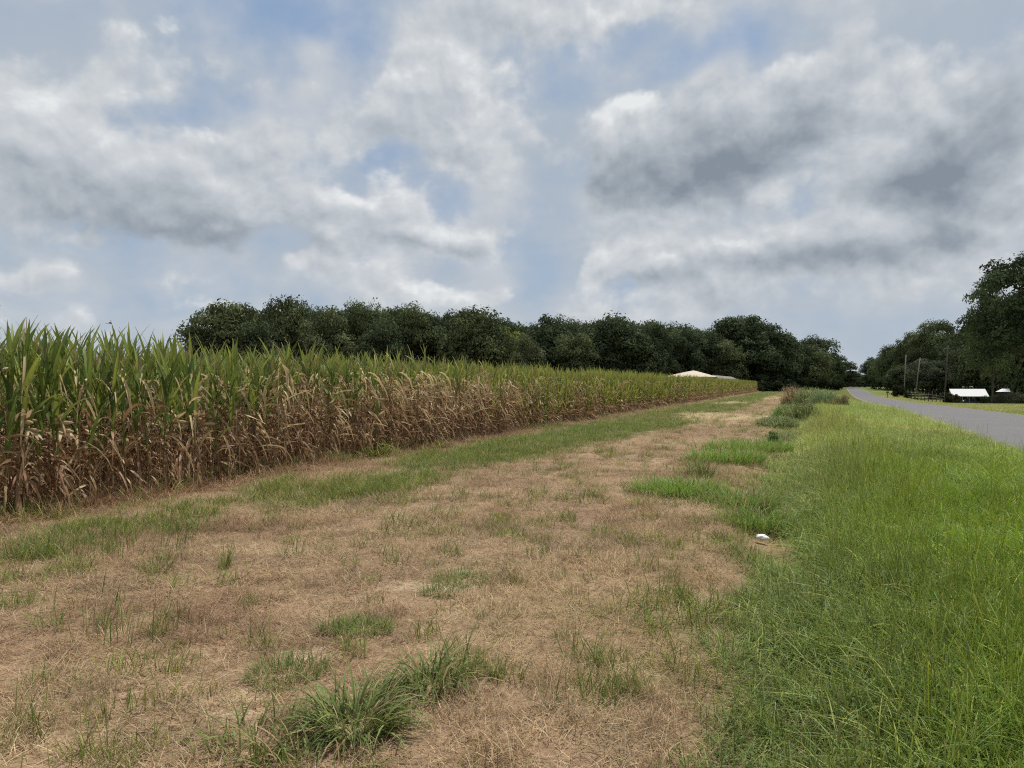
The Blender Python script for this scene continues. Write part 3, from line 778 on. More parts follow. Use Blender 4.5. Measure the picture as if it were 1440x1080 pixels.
TREES = {   # kind: (H, W, list of mesh pairs)
    'oak': (18, 16, [tree_meshes(s, 18, 16, 3.2, 15000, .34, 46, OAK) for s in (11, 12, 13)]),
    'deep': (18, 14, [tree_meshes(s, 18, 14, 2.6, 15000, .34, 46, DEEP) for s in (21, 22, 23)]),
    'pale': (18, 13, [tree_meshes(s, 18, 13, 3.0, 9500, .33, 30, PALE, limbs=9) for s in (31, 32)]),
    'yellow': (16, 8, [tree_meshes(41, 16, 8, 2.0, 5000, .30, 24, YEL)]),
    'tall': (21, 13, [tree_meshes(s, 21, 13, 2.0, 16000, .33, 46, DEEP, .75) for s in (51, 52)]),
    'grey': (13, 11, [tree_meshes(61, 13, 11, 2.4, 9000, .26, 34, GREY, lobe_r=(.12, .2)), tree_meshes(62, 13, 11, 2.0, 8000, .26, 30, GREY, lobe_r=(.12, .2))]),
    'near': (20, 16, [tree_meshes(71, 20, 16, 4.2, 30000, .24, 60, DEEP, lobe_r=(.10, .19), limbs=14, trunk_r=.4), tree_meshes(72, 20, 16, 3.6, 26000, .24, 56, OAK, lobe_r=(.10, .18), limbs=12, trunk_r=.36)]),
}
tp = {}
def tree(kind, var, px, top, width, Y, label, rz=0.0, group='trees of the wood beyond the corn', name='tree'):
    H0, W0, ms = TREES[kind]; var %= len(ms)
    X = xat(px, Y); z0 = T(X, Y)
    H = CAM_H + (HOR - top) / F * Y - z0; W = width * 1.08 / F * Y
    t = thing(name, label, 'tree', (X, Y, z0), rz, group)
    if kind not in ('near', 'grey'): t.location.z -= .16 * H; H *= 1.16
    t.scale = (W / W0 * .97, W / W0 * .97, H / H0 * 1.0)
    key = (kind, var)
    if key not in tp:
        tp[key] = t; link('trunk', ms[var][0], t); link('crown', ms[var][1], t)
    else:
        for ch in tp[key].children:
            c = ch.copy(); COL.objects.link(c); c.parent = t
    return t
wood = [
    ('oak', 0, 322, 424, 108, 168, 'broad spreading oak at the left end of the wood behind the corn', .3),
    ('deep', 0, 292, 462, 60, 164, 'low dark side tree leaning out at the wood\'s far left end', 1.0),
    ('oak', 1, 402, 416, 80, 172, 'tall round topped oak, second crown from the left end of the wood', 2.0),
    ('deep', 1, 365, 452, 62, 163, 'low dark tree filling the gap between the two leftmost tall oaks', 2.4),
    ('pale', 0, 462, 427, 72, 170, 'paler grey green open crowned tree near the left of the wood', .0),
    ('oak', 2, 508, 423, 64, 178, 'flat topped dark oak right behind the paler open tree', 1.2),
    ('deep', 2, 535, 447, 66, 166, 'lower dark rounded tree in front of the flat topped oak', 0.4),
    ('oak', 0, 575, 428, 74, 172, 'oak with a knobbly crown in the left middle of the wood', 3.4),
    ('deep', 0, 622, 434, 66, 176, 'dark tree with an even top left of the broad dome', 4.1),
    ('oak', 1, 668, 432, 96, 168, 'broad dome shaped dark oak left of the yellow green tree', .8),
    ('yellow', 0, 722, 452, 44, 180, 'narrow yellow green tree in the dip of the skyline', .0),
    ('deep', 1, 772, 439, 68, 174, 'round headed tree standing above its neighbours right of the yellow tree', 5.0),
    ('pale', 1, 742, 468, 50, 166, 'low dull green tree under the round headed tree', 2.2),
    ('deep', 2, 866, 441, 98, 170, 'massive near black tree in the middle right of the wood', 2.9),
    ('oak', 2, 815, 468, 62, 166, 'low dark tree at the left foot of the massive black one', 4.0),
    ('tall', 0, 921, 448, 56, 176, 'dark pointed tree right of the massive black one', .5),
    ('deep', 0, 958, 458, 62, 182, 'dark tree above the pale roof, left of the house\'s peak', 2.6),
    ('tall', 1, 990, 456, 56, 186, 'dark tree directly above the right end of the pale roof', 3.1),
    ('tall', 0, 1044, 437, 84, 192, 'huge tall dark tree that tops the right part of the wood', 1.4),
    ('deep', 1, 1086, 452, 66, 196, 'dark shoulder tree leaning on the huge tall one', .2),
    ('oak', 2, 1020, 478, 52, 184, 'lower tree at the left foot of the huge tall one', 5.2),
    ('deep', 2, 1146, 471, 58, 232, 'dark rounded tree close to the left side of the road', 1.1),
    ('oak', 0, 1118, 486, 44, 222, 'lower tree between the huge one and the roadside tree', 2.2),
    ('tall', 1, 1184, 503, 44, 330, 'distant tree over the left of the road where it vanishes', 1.9),
    ('deep', 0, 1166, 492, 40, 300, 'dark tree stepping down behind the rounded roadside tree', 2.7),
    ('deep', 1, 1199, 522, 26, 430, 'farthest dark tree closing the road\'s left side at the vanishing point', .7),
]
for k, a in enumerate(wood): tree(*a[:7], rz=a[7])
right = [
    ('deep', 2, 1215, 526, 26, 440, 'farthest dark tree closing the road\'s right side at the vanishing point', 2.2),
    ('deep', 0, 1230, 500, 36, 330, 'distant tree over the right of the road where it vanishes', .4),
    ('oak', 1, 1254, 484, 40, 270, 'tree right of the vanishing road, behind the two pale poles', .9),
    ('oak', 2, 1284, 466, 50, 222, 'dark tree rising behind the middle pale pole', 2.0),
    ('near', 1, 1320, 449, 76, 205, 'tall ragged topped tree behind the dark pole', 1.0),
    ('deep', 1, 1352, 462, 56, 190, 'dark tree between the ragged topped tree and the giant', 3.0),
    ('grey', 0, 1308, 503, 62, 186, 'grey green small leaved tree left of the dark pole', .6),
    ('grey', 1, 1372, 486, 66, 150, 'grey green tree over the white carport roof', 2.5),
    ('deep', 2, 1268, 512, 44, 205, 'low dark tree behind the round shrub', 5.5),
    ('near', 0, 1452, 345, 150, 92, 'giant near black tree cut off at the right edge', 1.35),
    ('near', 1, 1396, 408, 70, 112, 'dark tree with a separate bushy head left of the giant', 2.6),
    ('deep', 0, 1420, 470, 80, 146, 'dark low tree behind the carport under the giant', 4.4),
]
for a in right: tree(*a[:7], rz=a[7], group='trees right of the road')

def wood_infill():
    g = np.random.default_rng(77)
    px = np.concatenate([np.linspace(295, 1130, 62), np.linspace(1215, 1470, 36), np.linspace(1120, 1262, 20)])
    pts = []; scl = []; rot = []; idx = []
    src = []
    for kd, v in (('deep', 0), ('oak', 1), ('deep', 2)):
        H0, W0, ms = TREES[kd]
        me = ms[v][1].copy(); src.append(loose(me))
    for i, p in enumerate(px):
        for row in range(2):
            if i >= 98: Y = 480 + row * 20
            elif p < 1200: Y = np.interp(p, [290, 1000, 1130], [184, 196, 215]) + row * 16 + g.uniform(-4, 4)
            else: Y = np.interp(p, [1215, 1260, 1330, 1400, 1470], [345, 290, 222, 150, 128]) + row * 16 + g.uniform(-4, 4)
            topy = (np.interp(p, [290, 330, 520, 660, 740, 870, 990, 1050, 1130], [462, 438, 433, 440, 458, 447, 461, 447, 484]) if p < 1200
                    else np.interp(p, [1215, 1245, 1300, 1360, 1400, 1470], [515, 498, 470, 468, 440, 395])) + g.uniform(-4, 12)
            if i >= 98: topy = g.uniform(527, 533)
            X = xat(p, Y); z0 = T(X, Y)
            if i < 98 and abs(X - float(road_x(Y))) < 12: continue
            H = CAM_H + (HOR - topy) / F * Y - z0
            pts.append((X, Y, z0 - .25 * H)); s = g.uniform(.75, 1.0); scl.append((s, s, H * 1.25 / 18)); rot.append((0, 0, g.random() * 6.28)); idx.append(g.integers(0, 3))
    scatter('woodland', 'dark mass of trees filling the woods behind the nearer crowns', 'woodland', np.array(pts), np.array(rot), np.array(scl), np.array(idx), np.ones((len(pts), 3)), src)
wood_infill()

# ------------------------------------------------------------------ shrubs, hedges and weeds
def bush_mesh(seed, n, r, h, leaf, col, stems=14, lump=.35, col2=None, weedy=0):
    g = np.random.default_rng(seed)
    k = 14
    q = g.random(k) * 2 * PI; rr = r * np.sqrt(g.random(k)) * .7
    cen = np.stack([rr * np.cos(q), rr * np.sin(q), h * g.uniform(.25, .72, k)], -1); rad = g.uniform(.3, .5, k) * min(r, h)
    pick = g.integers(0, k, n); d = g.normal(0, 1, (n, 3)); d /= np.linalg.norm(d, axis=1)[:, None]
    P = cen[pick] + d * (rad[pick] * (.4 + .7 * g.random(n)))[:, None]
    P[:, 2] = np.abs(P[:, 2] - .03) + .03
    nrm = d + g.normal(0, .8, (n, 3)); nrm /= np.linalg.norm(nrm, axis=1)[:, None]
    u = np.cross(nrm, g.normal(0, 1, (n, 3))); u /= np.linalg.norm(u, axis=1)[:, None]; v = np.cross(nrm, u)
    s = leaf * g.uniform(.6, 1.4, n)[:, None]
    V = np.stack([P - u * s, P - v * s * .4, P + u * s, P + v * s * .4], 1).reshape(-1, 3)
    c = np.array(col)[None] * g.uniform(.65, 1.35, n)[:, None]
    if col2 is not None: c = np.where((g.random(k) < .4)[pick][:, None], np.array(col2)[None] * g.uniform(.65, 1.35, n)[:, None], c)
    Fq = np.arange(n * 4).reshape(-1, 4); c = np.repeat(c, 4, 0)
    if weedy:
        rr = r * np.sqrt(g.random(weedy)); q = g.random(weedy) * 2 * PI
        b = np.stack([rr * np.cos(q), rr * np.sin(q), 0 * rr - .03], -1)
        L_ = h * g.uniform(.5, 1.15, weedy) * (1 - .45 * (rr / r) ** 2)
        V2, F2, k2, t2 = strips(b, g.random(weedy) * 2 * PI, L_, np.full(weedy, leaf * .55), g.uniform(.02, .4, weedy), g.uniform(.1, 1.2, weedy), 5, 2, 1.4, .3, .3, g.normal(0, .5, weedy))
        c2 = np.where(g.random(weedy)[:, None] < .45, np.array(col2 if col2 is not None else col)[None] * 1.25, np.array(col)[None] * 1.25) * g.uniform(.6, 1.5, weedy)[:, None]
        V, Fq, c = join([(V, Fq, c), (V2, F2, np.repeat(c2, k2, 0))])
    fol = new_mesh('foliage', V, Fq, c, False, [M_GRASS if weedy else M_TREE])
    mb = MB()
    for i in range(stems):
        e = cen[g.integers(0, k)]
        mb.tube([(e[0] * .15, e[1] * .15, -.05), tuple(e * np.array([.5, .5, .55])), tuple(e)], [.03 * r ** .5, .02 * r ** .5, .006], 5)
    st = new_mesh('stems', mb.v, mb.f, smooth=True, mats=[M_BARK])
    return st, fol
def bush(px, Y, wpx, hpx, label, seed, n=2600, leaf=.06, col=(.05, .065, .028), group=None, name='shrub', col2=None, rz=0, weedy=0):
    X = xat(px, Y); z0 = T(X, Y); r = wpx / F * Y / 2; h = hpx / F * Y
    t = thing(name, label, 'shrub', (X, Y, z0), rz, group)
    st, fol = bush_mesh(seed, n, r, h, leaf, col, col2=col2, weedy=weedy)
    link('stems', st, t); link('foliage', fol, t)
bush(1263, 160, 19, 20, 'clipped round dark shrub at the foot of the first pale pole', 1, 4200, .14, (.04, .045, .022))
bush(1277, 162, 12, 14, 'small low shrub right of the round dark shrub', 2, 1800, .14, (.05, .065, .03))
bush(1334, 118, 20, 25, 'dark leafy shrub beside the left end of the carport', 3, 4200, .10, (.045, .06, .024))
bush(1345, 116, 11, 25, 'brown twiggy shrub between the dark shrub and the carport', 4, 2200, .08, (.09, .07, .04))
bush(1389, 116, 22, 23, 'dark low shrub at the right end of the carport', 5, 3200, .10, (.03, .042, .02))
bush(1408, 112, 38, 23, 'long low grey green shrub in the shade under the giant tree', 6, 3600, .09, (.055, .065, .035))
bush(1432, 114, 24, 32, 'pale twiggy shrub by the right edge under the giant tree', 7, 2400, .09, (.10, .10, .07))
W = 'weedy bushes along the verge line'
bush(1116, 62, 34, 32, 'reddish brown weedy bush at the left end of the verge thicket', 10, 2600, .05, (.30, .20, .13), W, col2=(.25, .25, .11), weedy=900)
bush(1136, 60, 40, 31, 'tallest brown green bush in the middle of the verge thicket', 11, 3000, .05, (.18, .24, .09), W, col2=(.26, .21, .12), weedy=1000)
bush(1159, 58, 38, 27, 'grey green bush right of the tallest one in the verge thicket', 12, 1600, .05, (.17, .22, .10), W, weedy=900)
bush(1180, 56, 26, 19, 'low brown bush at the right end of the verge thicket', 13, 1500, .045, (.22, .17, .09), W, col2=(.17, .18, .08), weedy=600)
bush(1110, 38, 48, 28, 'dark green leafy weed bush in front of the verge thicket', 14, 1300, .04, (.14, .22, .06), W, col2=(.19, .25, .09), weedy=1800)
bush(1092, 30, 60, 19, 'grey green spreading weed bush left of the dark green one', 15, 500, .035, (.17, .235, .085), W, col2=(.24, .24, .12), weedy=1500)
bush(1130, 36, 50, 28, 'olive weed bush right of the dark green one', 16, 1800, .045, (.18, .20, .08), W, col2=(.22, .26, .10), weedy=1200)
bush(1098, 24, 66, 19, 'loose grey green weeds standing nearest the camera along the thicket', 22, 260, .026, (.17, .235, .08), W, col2=(.24, .22, .12), weedy=1500)
bush(1088, 21.5, 16, 26, 'small dark weed standing at the verge edge behind the green patches', 17, 900, .028, (.13, .19, .06), W, weedy=160)
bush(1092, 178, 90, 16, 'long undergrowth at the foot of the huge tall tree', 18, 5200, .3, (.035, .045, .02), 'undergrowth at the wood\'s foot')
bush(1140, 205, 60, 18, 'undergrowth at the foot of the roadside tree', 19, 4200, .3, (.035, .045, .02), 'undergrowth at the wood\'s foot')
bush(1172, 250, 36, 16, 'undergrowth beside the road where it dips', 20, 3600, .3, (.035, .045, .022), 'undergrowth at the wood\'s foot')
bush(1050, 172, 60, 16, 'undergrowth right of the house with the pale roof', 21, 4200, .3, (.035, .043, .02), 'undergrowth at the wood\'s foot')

# ------------------------------------------------------------------ house with a pale roof beyond the corn
def house():
    Y = 166; X = xat(968, Y); g = T(X, Y)
    t = thing('house', 'low house with a pale tan hipped roof showing above the corn before the wood', 'house', (X, Y, g), -.05)
    ze = CAM_H + (HOR - 530.5) / F * Y - g; zr = CAM_H + (HOR - 521) / F * Y - g
    hw, hd = 5.2, 5.0
    mb = MB(); mb.box((-hw + .45, -hd + .45, 0), (hw - .45, hd - .45, ze - .02)); mb.build('wall', M_WALL, t)
    V = []; Fc = []
    nx, ny = 28, 14
    for j in range(ny + 1):
        for i in range(nx + 1):
            u = -1 + 2 * i / nx; v = -1 + 2 * j / ny
            uu = (u - .2) / (1.2 if u < .2 else .8); hgt = min((1 - abs(v)) * 1.25, 1 - abs(uu), 1)
            z = ze + (zr - ze) * (hgt ** .9 if hgt > 0 else 0) 
            V.append((u * hw, v * hd, z))
    for j in range(ny):
        for i in range(nx):
            a = j * (nx + 1) + i; Fc.append((a, a + 1, a + nx + 2, a + nx + 1))
    b = MB().add(V, Fc)
    b.box((-hw, -hd, ze - .25), (hw, hd, ze - .012))
    rf = b.build('roof', M_TAN, t)
    b = MB(); b.box((-hw - .02, -hd - .06, ze - .3), (hw + .02, -hd - .015, ze - .03)); b.build('fascia', M_DARK, t)
    b = MB(); b.box((hw + .1, -3, 0), (hw + 4.6, 3, ze - .35)); an = b.build('annexe_wall', M_WALL, t)
    b = MB(); b.add([(hw, -3.4, ze - .3), (hw + 5, -3.4, ze - .6), (hw + 5, 3.4, ze - .6), (hw, 3.4, ze - .3), (hw, 0, ze + .5), (hw + 4.2, 0, ze + .1)],
                    [(0, 1, 5, 4), (1, 2, 5), (2, 3, 4, 5), (0, 4, 3), (0, 3, 2, 1)])
    b.build('annexe_roof', simple_mat('grey shingles', (.2, .18, .17), .9, .2, 5), t)
    for x in (-3, 1.5):
        b = MB(); b.box((x - .5, -hd + .40, 1.0), (x + .5, -hd + .44, 2.1)); b.build('window', M_GLASS, t)
    b = MB(); b.box((-.9, -hd + .40, 0.05), (0, -hd + .44, 2.05)); b.build('door', M_DARK, t)
house()

# ------------------------------------------------------------------ poles
def pole(px, Y, toppx, topy, label, mat, arm):
    X = xat(px, Y); g = T(X, Y); H = CAM_H + (HOR - topy) / F * Y - g; dx = (toppx - px) / F * Y
    t = thing('utility_pole', label, 'utility pole', (X, Y, g), 0, 'wooden utility poles right of the road')
    MB().tube([(0, 0, -.4), (dx * .5, 0, H * .5), (dx, 0, H)], [.14, .12, .09], 10).build('shaft', mat, t, smooth=True)
    if arm:
        b = MB(); a = .5
        c, s = math.cos(1.9), math.sin(1.9)
        b.tube([(dx - arm * c, -arm * s, H - .5), (dx + arm * c, arm * s, H - .5)], .05, 6); b.build('crossarm', mat, t)
        for k in (-.85, .85):
            MB().tube([(dx + k * arm * c, k * arm * s, H - .45), (dx + k * arm * c, k * arm * s, H - .25)], [.045, .03], 8).build('insulator', M_CERAMIC, t)
    MB().tube([(dx, 0, H), (dx, 0, H + .14)], [.04, .03], 8).build('insulator', M_CERAMIC, t)
pole(1271, 168, 1274, 499, 'pale upright utility pole rising from the round shrub', M_POLEWOOD, 0)
pole(1286.5, 165, 1294, 503, 'pale utility pole leaning to the right beside the upright one', M_POLEWOOD, .5)
pole(1327.5, 124, 1333, 486, 'dark utility pole standing just left of the carport', M_POLEDARK, .7)

# ------------------------------------------------------------------ carport, vehicle, shed, fence, mailbox
def carport():
    Y = 120.0; X = xat(1363, Y); g = T(X, Y); hw = 2.5; rz = -.50; ca, sa = math.cos(rz), math.sin(rz)
    t = thing('carport', 'white metal carport roof on thin posts under the dark trees', 'carport', (X, Y, g), rz)
    zt = CAM_H + (HOR - 547) / F * (Y + 2.5) - g; zb = CAM_H + (HOR - 557.3) / F * Y - g
    b = MB(); nx = 24
    V = []; Fc = []
    for i in range(nx * 2 + 1):
        u = -hw + 2 * hw * i / (nx * 2); d = .025 if i % 2 else 0
        V += [(u + .2, 0, zb + d), (u - .2, 2.6, zt + d), (u - .2, 2.62, zt - .05), (u + .2, .02, zb - .09)]
    for i in range(nx * 2):
        a = i * 4
        Fc += [(a, a + 4, a + 5, a + 1), (a + 3, a + 2, a + 6, a + 7), (a, a + 3, a + 7, a + 4), (a + 1, a + 5, a + 6, a + 2)]
    Fc += [(0, 1, 2, 3), (nx * 8, nx * 8 + 3, nx * 8 + 2, nx * 8 + 1)]
    b.add(V, Fc).build('roof', M_WHITE, t)
    V = []; Fc = []                                                  # rear slope
    for i in range(2):
        u = (-hw, hw)[i]
        V += [(u - .2, 2.64, zt - .01), (u - .2, 5.0, zb + .1), (u - .2, 5.0, zb + .02), (u - .2, 2.64, zt - .08)]
    MB().add(V, [(0, 4, 5, 1), (3, 2, 6, 7), (0, 3, 7, 4), (1, 5, 6, 2), (0, 1, 2, 3), (4, 7, 6, 5)]).build('rear_roof', M_WHITE, t)
    for sx in (-hw + .2, 0, hw - .3):
        for sy in (.15, 4.8):
            MB().tube([(sx, sy, -.1), (sx, sy, zb + .0)], .04, 6).build('post', M_METAL, t)
    # parked pickup in the shade
    c = thing('pickup_truck', 'dark pickup truck parked in the shade under the white carport', 'truck', (X + .3 * ca - 1.9 * sa, Y + .3 * sa + 1.9 * ca, T(X, Y + 1.9)), rz)
    prof = [(-2.3, .42), (-2.3, .95), (-1.0, 1.0), (-.75, 1.42), (.35, 1.46), (.75, 1.02), (2.1, .92), (2.3, .8), (2.32, .42)]
    k = len(prof); V = [(x, -.85 + (.1 if z > 1.1 else 0), z) for x, z in prof] + [(x, .85 - (.1 if z > 1.1 else 0), z) for x, z in prof]
    Fc = [tuple(range(k)), tuple(range(2 * k - 1, k - 1, -1))] + [(i, i + k, (i + 1) % k + k, (i + 1) % k) for i in range(k)]
    MB().add(V, Fc).build('body', simple_mat('grey truck paint', (.07, .075, .085), .3, .1, 3), c)
    b = MB(); b.add([(-.78, -.872, 1.04), (.5, -.872, 1.04), (.28, -.80, 1.4), (-.68, -.80, 1.4)], [(0, 1, 2, 3)])
    b.build('window', M_GLASS, c)
    for wx in (-1.45, 1.45):
        for wy in (-.8, .8):
            tt = MB().tube([(wx, wy - .11, .37), (wx, wy + .11, .37)], .37, 18).build('wheel', M_RUBBER, c, smooth=False)
            MB().tube([(wx, wy - .125, .37), (wx, wy - .112, .37)], .21, 14).build('rim', M_METAL, tt)
    for lz in (-.6, .6):
        MB().box((2.30, lz - .15, .62), (2.335, lz + .15, .78)).build('headlight', M_METAL, c)
    # pipe frame behind
    f = thing('pipe_frame', 'thin pale pipe frame showing above the carport roof', 'frame', (xat(1361, 127), 127, T(xat(1361, 127), 127)), -.5)
    zt2 = CAM_H + (HOR - 544) / F * 127 - T(xat(1361, 127), 127)
    MB().tube([(-.75, 0, -.1), (-.75, 0, zt2), (.75, 0, zt2), (.75, 0, -.1)], .035, 6).build('rail', M_METAL, f)
    MB().tube([(-.72, 0, 1.0), (.72, 0, 1.0)], .03, 6).build('crossbar', M_METAL, f)
carport()

def shed():
    Y = 122; X = xat(1411, Y); g = T(X, Y)
    t = thing('shed', 'small shed with a white sloping roof half hidden in the trees', 'shed', (X, Y, g), -.62)
    zt = CAM_H + (HOR - 546.5) / F * Y - g; hw = 1.0
    MB().box((-hw + .2, -.9, 0), (hw - .2, .9, zt - .53)).build('wall', simple_mat('dark boards', (.055, .05, .045), .9, .25, 6), t)
    MB().add([(-hw, -1.2, zt - .5), (hw, -1.2, zt - .5), (hw * .8, 0, zt), (-hw * .2, 0, zt), (hw, 1.2, zt - .5), (-hw, 1.2, zt - .5)],
             [(0, 1, 2, 3), (3, 2, 4, 5), (1, 4, 2), (0, 3, 5), (0, 5, 4, 1)]).build('roof', M_WHITE, t)
    MB().box((-.4, -.94, .02), (.4, -.905, 1.2)).build('door', M_DARK, t)
shed()

def fence():
    Y0, Y1 = 120, 112
    xa, xb = xat(1277, 138), xat(1328, 116)
    A = Vector((xa, 138, 0)); B = Vector((xb, 116, 0))
    t = thing('wire_fence', 'low wire fence on thin dark posts along the yard by the road', 'fence', (A.x, A.y, T(A.x, A.y)))
    z00 = T(A.x, A.y); n = 11; tops = []
    g = np.random.default_rng(8)
    for i in range(n):
        p = A.lerp(B, i / (n - 1)); z = T(p.x, p.y) - z00; h = g.uniform(1.6, 2.1)
        b = MB().tube([(p.x - A.x, p.y - A.y, z - .2), (p.x - A.x + g.normal(0, .03), p.y - A.y, z + h)], [.06, .05], 7)
        b.build('post', M_POLEDARK, t, smooth=True); tops.append((p.x - A.x, p.y - A.y, z))
    for hh in (.5, .95, 1.4):
        MB().tube([(x, y - .06, z + hh) for x, y, z in tops], .012, 4).build('wire', M_METAL, t)
fence()

def mailbox():
    X, Y = xat(1248, 150), 150; g = T(X, Y)
    t = thing('mailbox', 'dark mailbox on a single post at the right edge of the road', 'mailbox', (X, Y, g), .4)
    MB().tube([(0, 0, -.2), (0, 0, 1.02)], .05, 8).build('post', M_POLEDARK, t)
    pts = [(-.1, .0), (-.1, .16)] + [(-.1 * math.cos(a), .16 + .1 * math.sin(a)) for a in np.linspace(0, PI, 9)[1:-1]] + [(.1, .16), (.1, 0)]
    k = len(pts); V = [(x, -.26, 1.02 + z) for x, z in pts] + [(x, .26, 1.02 + z) for x, z in pts]
    bx = MB().add(V, [tuple(range(k)), tuple(range(2 * k - 1, k - 1, -1))] + [(i, i + k, (i + 1) % k + k, (i + 1) % k) for i in range(k)]).build('box', M_DARK, t)
    MB().box((.103, -.02, 1.1), (.115, .12, 1.3)).build('flag', simple_mat('red flag', (.4, .04, .03), .5, .1, 4), t)
mailbox()

# insect hovering over the corn
def insect():
    Y = 6.0; X = xat(154, Y); z = CAM_H + (HOR - 455) / F * Y
    t = thing('dragonfly', 'tiny dark dragonfly hovering against the sky above the corn', 'insect', (X, Y, z), .4)
    MB().tube([(-.03, 0, 0), (-.01, 0, .002), (.004, 0, .003), (.012, 0, .003), (.016, 0, .002)], [.0012, .0016, .004, .0045, .002], 7).build('body', M_DARK, t)
    for s in (-1, 1):
        for o in (0, .008):
            MB().add([(o, 0, .005), (o + .006, s * .014, .007), (o + .003, s * .034, .009), (o - .004, s * .032, .009), (o - .003, s * .012, .007)], [(0, 1, 2, 3, 4)]).build('wing', M_DARK, t)
insect()

# ------------------------------------------------------------------ sky, sun, camera
SUN_AZ, SUN_EL = math.radians(40), math.radians(64)
def world():
    w = bpy.data.worlds.new('World'); scene.world = w; w.use_nodes = True
    nt = w.node_tree; nt.nodes.clear()
    out = N(nt, 'ShaderNodeOutputWorld'); bg = N(nt, 'ShaderNodeBackground'); bg.inputs['Strength'].default_value = .1
    sky = N(nt, 'ShaderNodeTexSky', sky_type='NISHITA'); sky.sun_disc = False
    sky.sun_elevation = SUN_EL; sky.sun_rotation = SUN_AZ; sky.air_density = 1.0; sky.dust_density = 1.2; sky.ozone_density = 1.5
    tc = N(nt, 'ShaderNodeTexCoord'); D = tc.outputs['Generated']
    s = N(nt, 'ShaderNodeSeparateXYZ'); nt.links.new(D, s.inputs[0])
    az = math_(nt, 'ARCTAN2', s.outputs[0], s.outputs[1]); el = math_(nt, 'ARCSINE', s.outputs[2])
    zz = math_(nt, 'ADD', math_(nt, 'MAXIMUM', s.outputs[2], 0.0), .34)
    pc = N(nt, 'ShaderNodeCombineXYZ')
    nt.links.new(math_(nt, 'DIVIDE', s.outputs[0], zz), pc.inputs[0]); nt.links.new(math_(nt, 'DIVIDE', s.outputs[1], zz), pc.inputs[1])
    P = pc.outputs[0]
    # angle coordinates wobbled by noise so that no cloud has a plain outline
    ang = N(nt, 'ShaderNodeCombineXYZ'); nt.links.new(az, ang.inputs[0]); nt.links.new(el, ang.inputs[1])
    nz = N(nt, 'ShaderNodeTexNoise', noise_dimensions='2D'); nz.inputs['Scale'].default_value = 7; nz.inputs['Detail'].default_value = 6; nz.inputs['Roughness'].default_value = .55
    nt.links.new(ang.outputs[0], nz.inputs['Vector'])
    vm = N(nt, 'ShaderNodeVectorMath', operation='SUBTRACT'); nt.links.new(nz.outputs['Color'], vm.inputs[0]); vm.inputs[1].default_value = (.5, .5, .5)
    vs = N(nt, 'ShaderNodeVectorMath', operation='MULTIPLY'); nt.links.new(vm.outputs[0], vs.inputs[0]); vs.inputs[1].default_value = (.12, .075, 0)
    va = N(nt, 'ShaderNodeVectorMath', operation='ADD'); nt.links.new(ang.outputs[0], va.inputs[0]); nt.links.new(vs.outputs[0], va.inputs[1])
    A = va.outputs[0]
    def dirang(px, py):
        x, y, z = (px - 720) / F, 1.0, (HOR - py) / F
        return math.atan2(x, y), math.asin(z / math.sqrt(x * x + y * y + z * z))
    def field(blobs, vec):
        acc = None
        for (px, py, rx, ry, amp, *rot) in blobs:
            a, e = dirang(px, py); a1, _ = dirang(px + rx, py); _, e1 = dirang(px, py - ry)
            d = N(nt, 'ShaderNodeVectorMath', operation='SUBTRACT'); nt.links.new(vec, d.inputs[0]); d.inputs[1].default_value = (a, e, 0)
            v = d.outputs[0]
            if rot:
                r = N(nt, 'ShaderNodeVectorRotate', rotation_type='Z_AXIS'); nt.links.new(v, r.inputs['Vector']); r.inputs['Angle'].default_value = -math.radians(rot[0]); v = r.outputs[0]
            m = N(nt, 'ShaderNodeVectorMath', operation='MULTIPLY'); nt.links.new(v, m.inputs[0]); m.inputs[1].default_value = (1 / (a1 - a), 1 / (e1 - e), 0)
            q = N(nt, 'ShaderNodeVectorMath', operation='DOT_PRODUCT'); nt.links.new(m.outputs[0], q.inputs[0]); nt.links.new(m.outputs[0], q.inputs[1])
            g = math_(nt, 'POWER', .45, q.outputs['Value'])
            acc = math_(nt, 'MULTIPLY_ADD', g, amp, acc if acc is not None else 0.0)
        return acc
    cloud = [(120, 210, 200, 100, .6), (55, 150, 70, 40, .3), (250, 35, 55, 36, .5), (315, 110, 55, 40, .42), (60, 30, 90, 40, .4), (170, 300, 270, 55, .55), (470, 310, 150, 45, .5, -8), (620, 345, 70, 20, .5),
             (585, 150, 110, 70, .62), (690, 95, 55, 28, .4), (640, 225, 85, 38, .42), (500, 190, 55, 45, .3),
             (860, 195, 100, 70, .6), (1010, 230, 170, 80, .85), (1110, 170, 100, 50, .4), (860, 18, 140, 42, .6), (740, 10, 80, 40, .35), (1310, 80, 180, 70, .4), (1350, 225, 130, 80, .85), (1230, 110, 110, 60, .3),
             (848, 364, 36, 24, .75), (905, 386, 54, 22, .7), (1060, 370, 130, 30, .5), (1230, 350, 150, 45, .45), (1370, 320, 120, 50, .45), (445, 377, 42, 16, .75), (35, 380, 75, 22, .6), (585, 413, 45, 11, .55), (665, 424, 55, 10, .55), (290, 423, 25, 8, .5),
             (1000, 430, 200, 22, .35), (740, 330, 60, 20, .3)]
    dark = [(990, 255, 140, 48, .62), (1080, 200, 110, 45, .42, 25), (845, 245, 70, 30, .45), (1370, 215, 100, 58, .52, 30), (1290, 265, 80, 28, .45), (1330, 325, 45, 20, .4), (1220, 365, 100, 26, .32), (1070, 385, 110, 16, .28),
            (190, 325, 220, 30, .42), (360, 345, 150, 14, .34), (140, 270, 120, 22, .2), (90, 100, 90, 24, .2), (600, 350, 90, 10, .25), (830, 50, 120, 20, .15), (620, 205, 90, 26, .15), (1420, 130, 90, 50, .2), (900, 400, 60, 8, .28), (1200, 440, 200, 18, .15)]
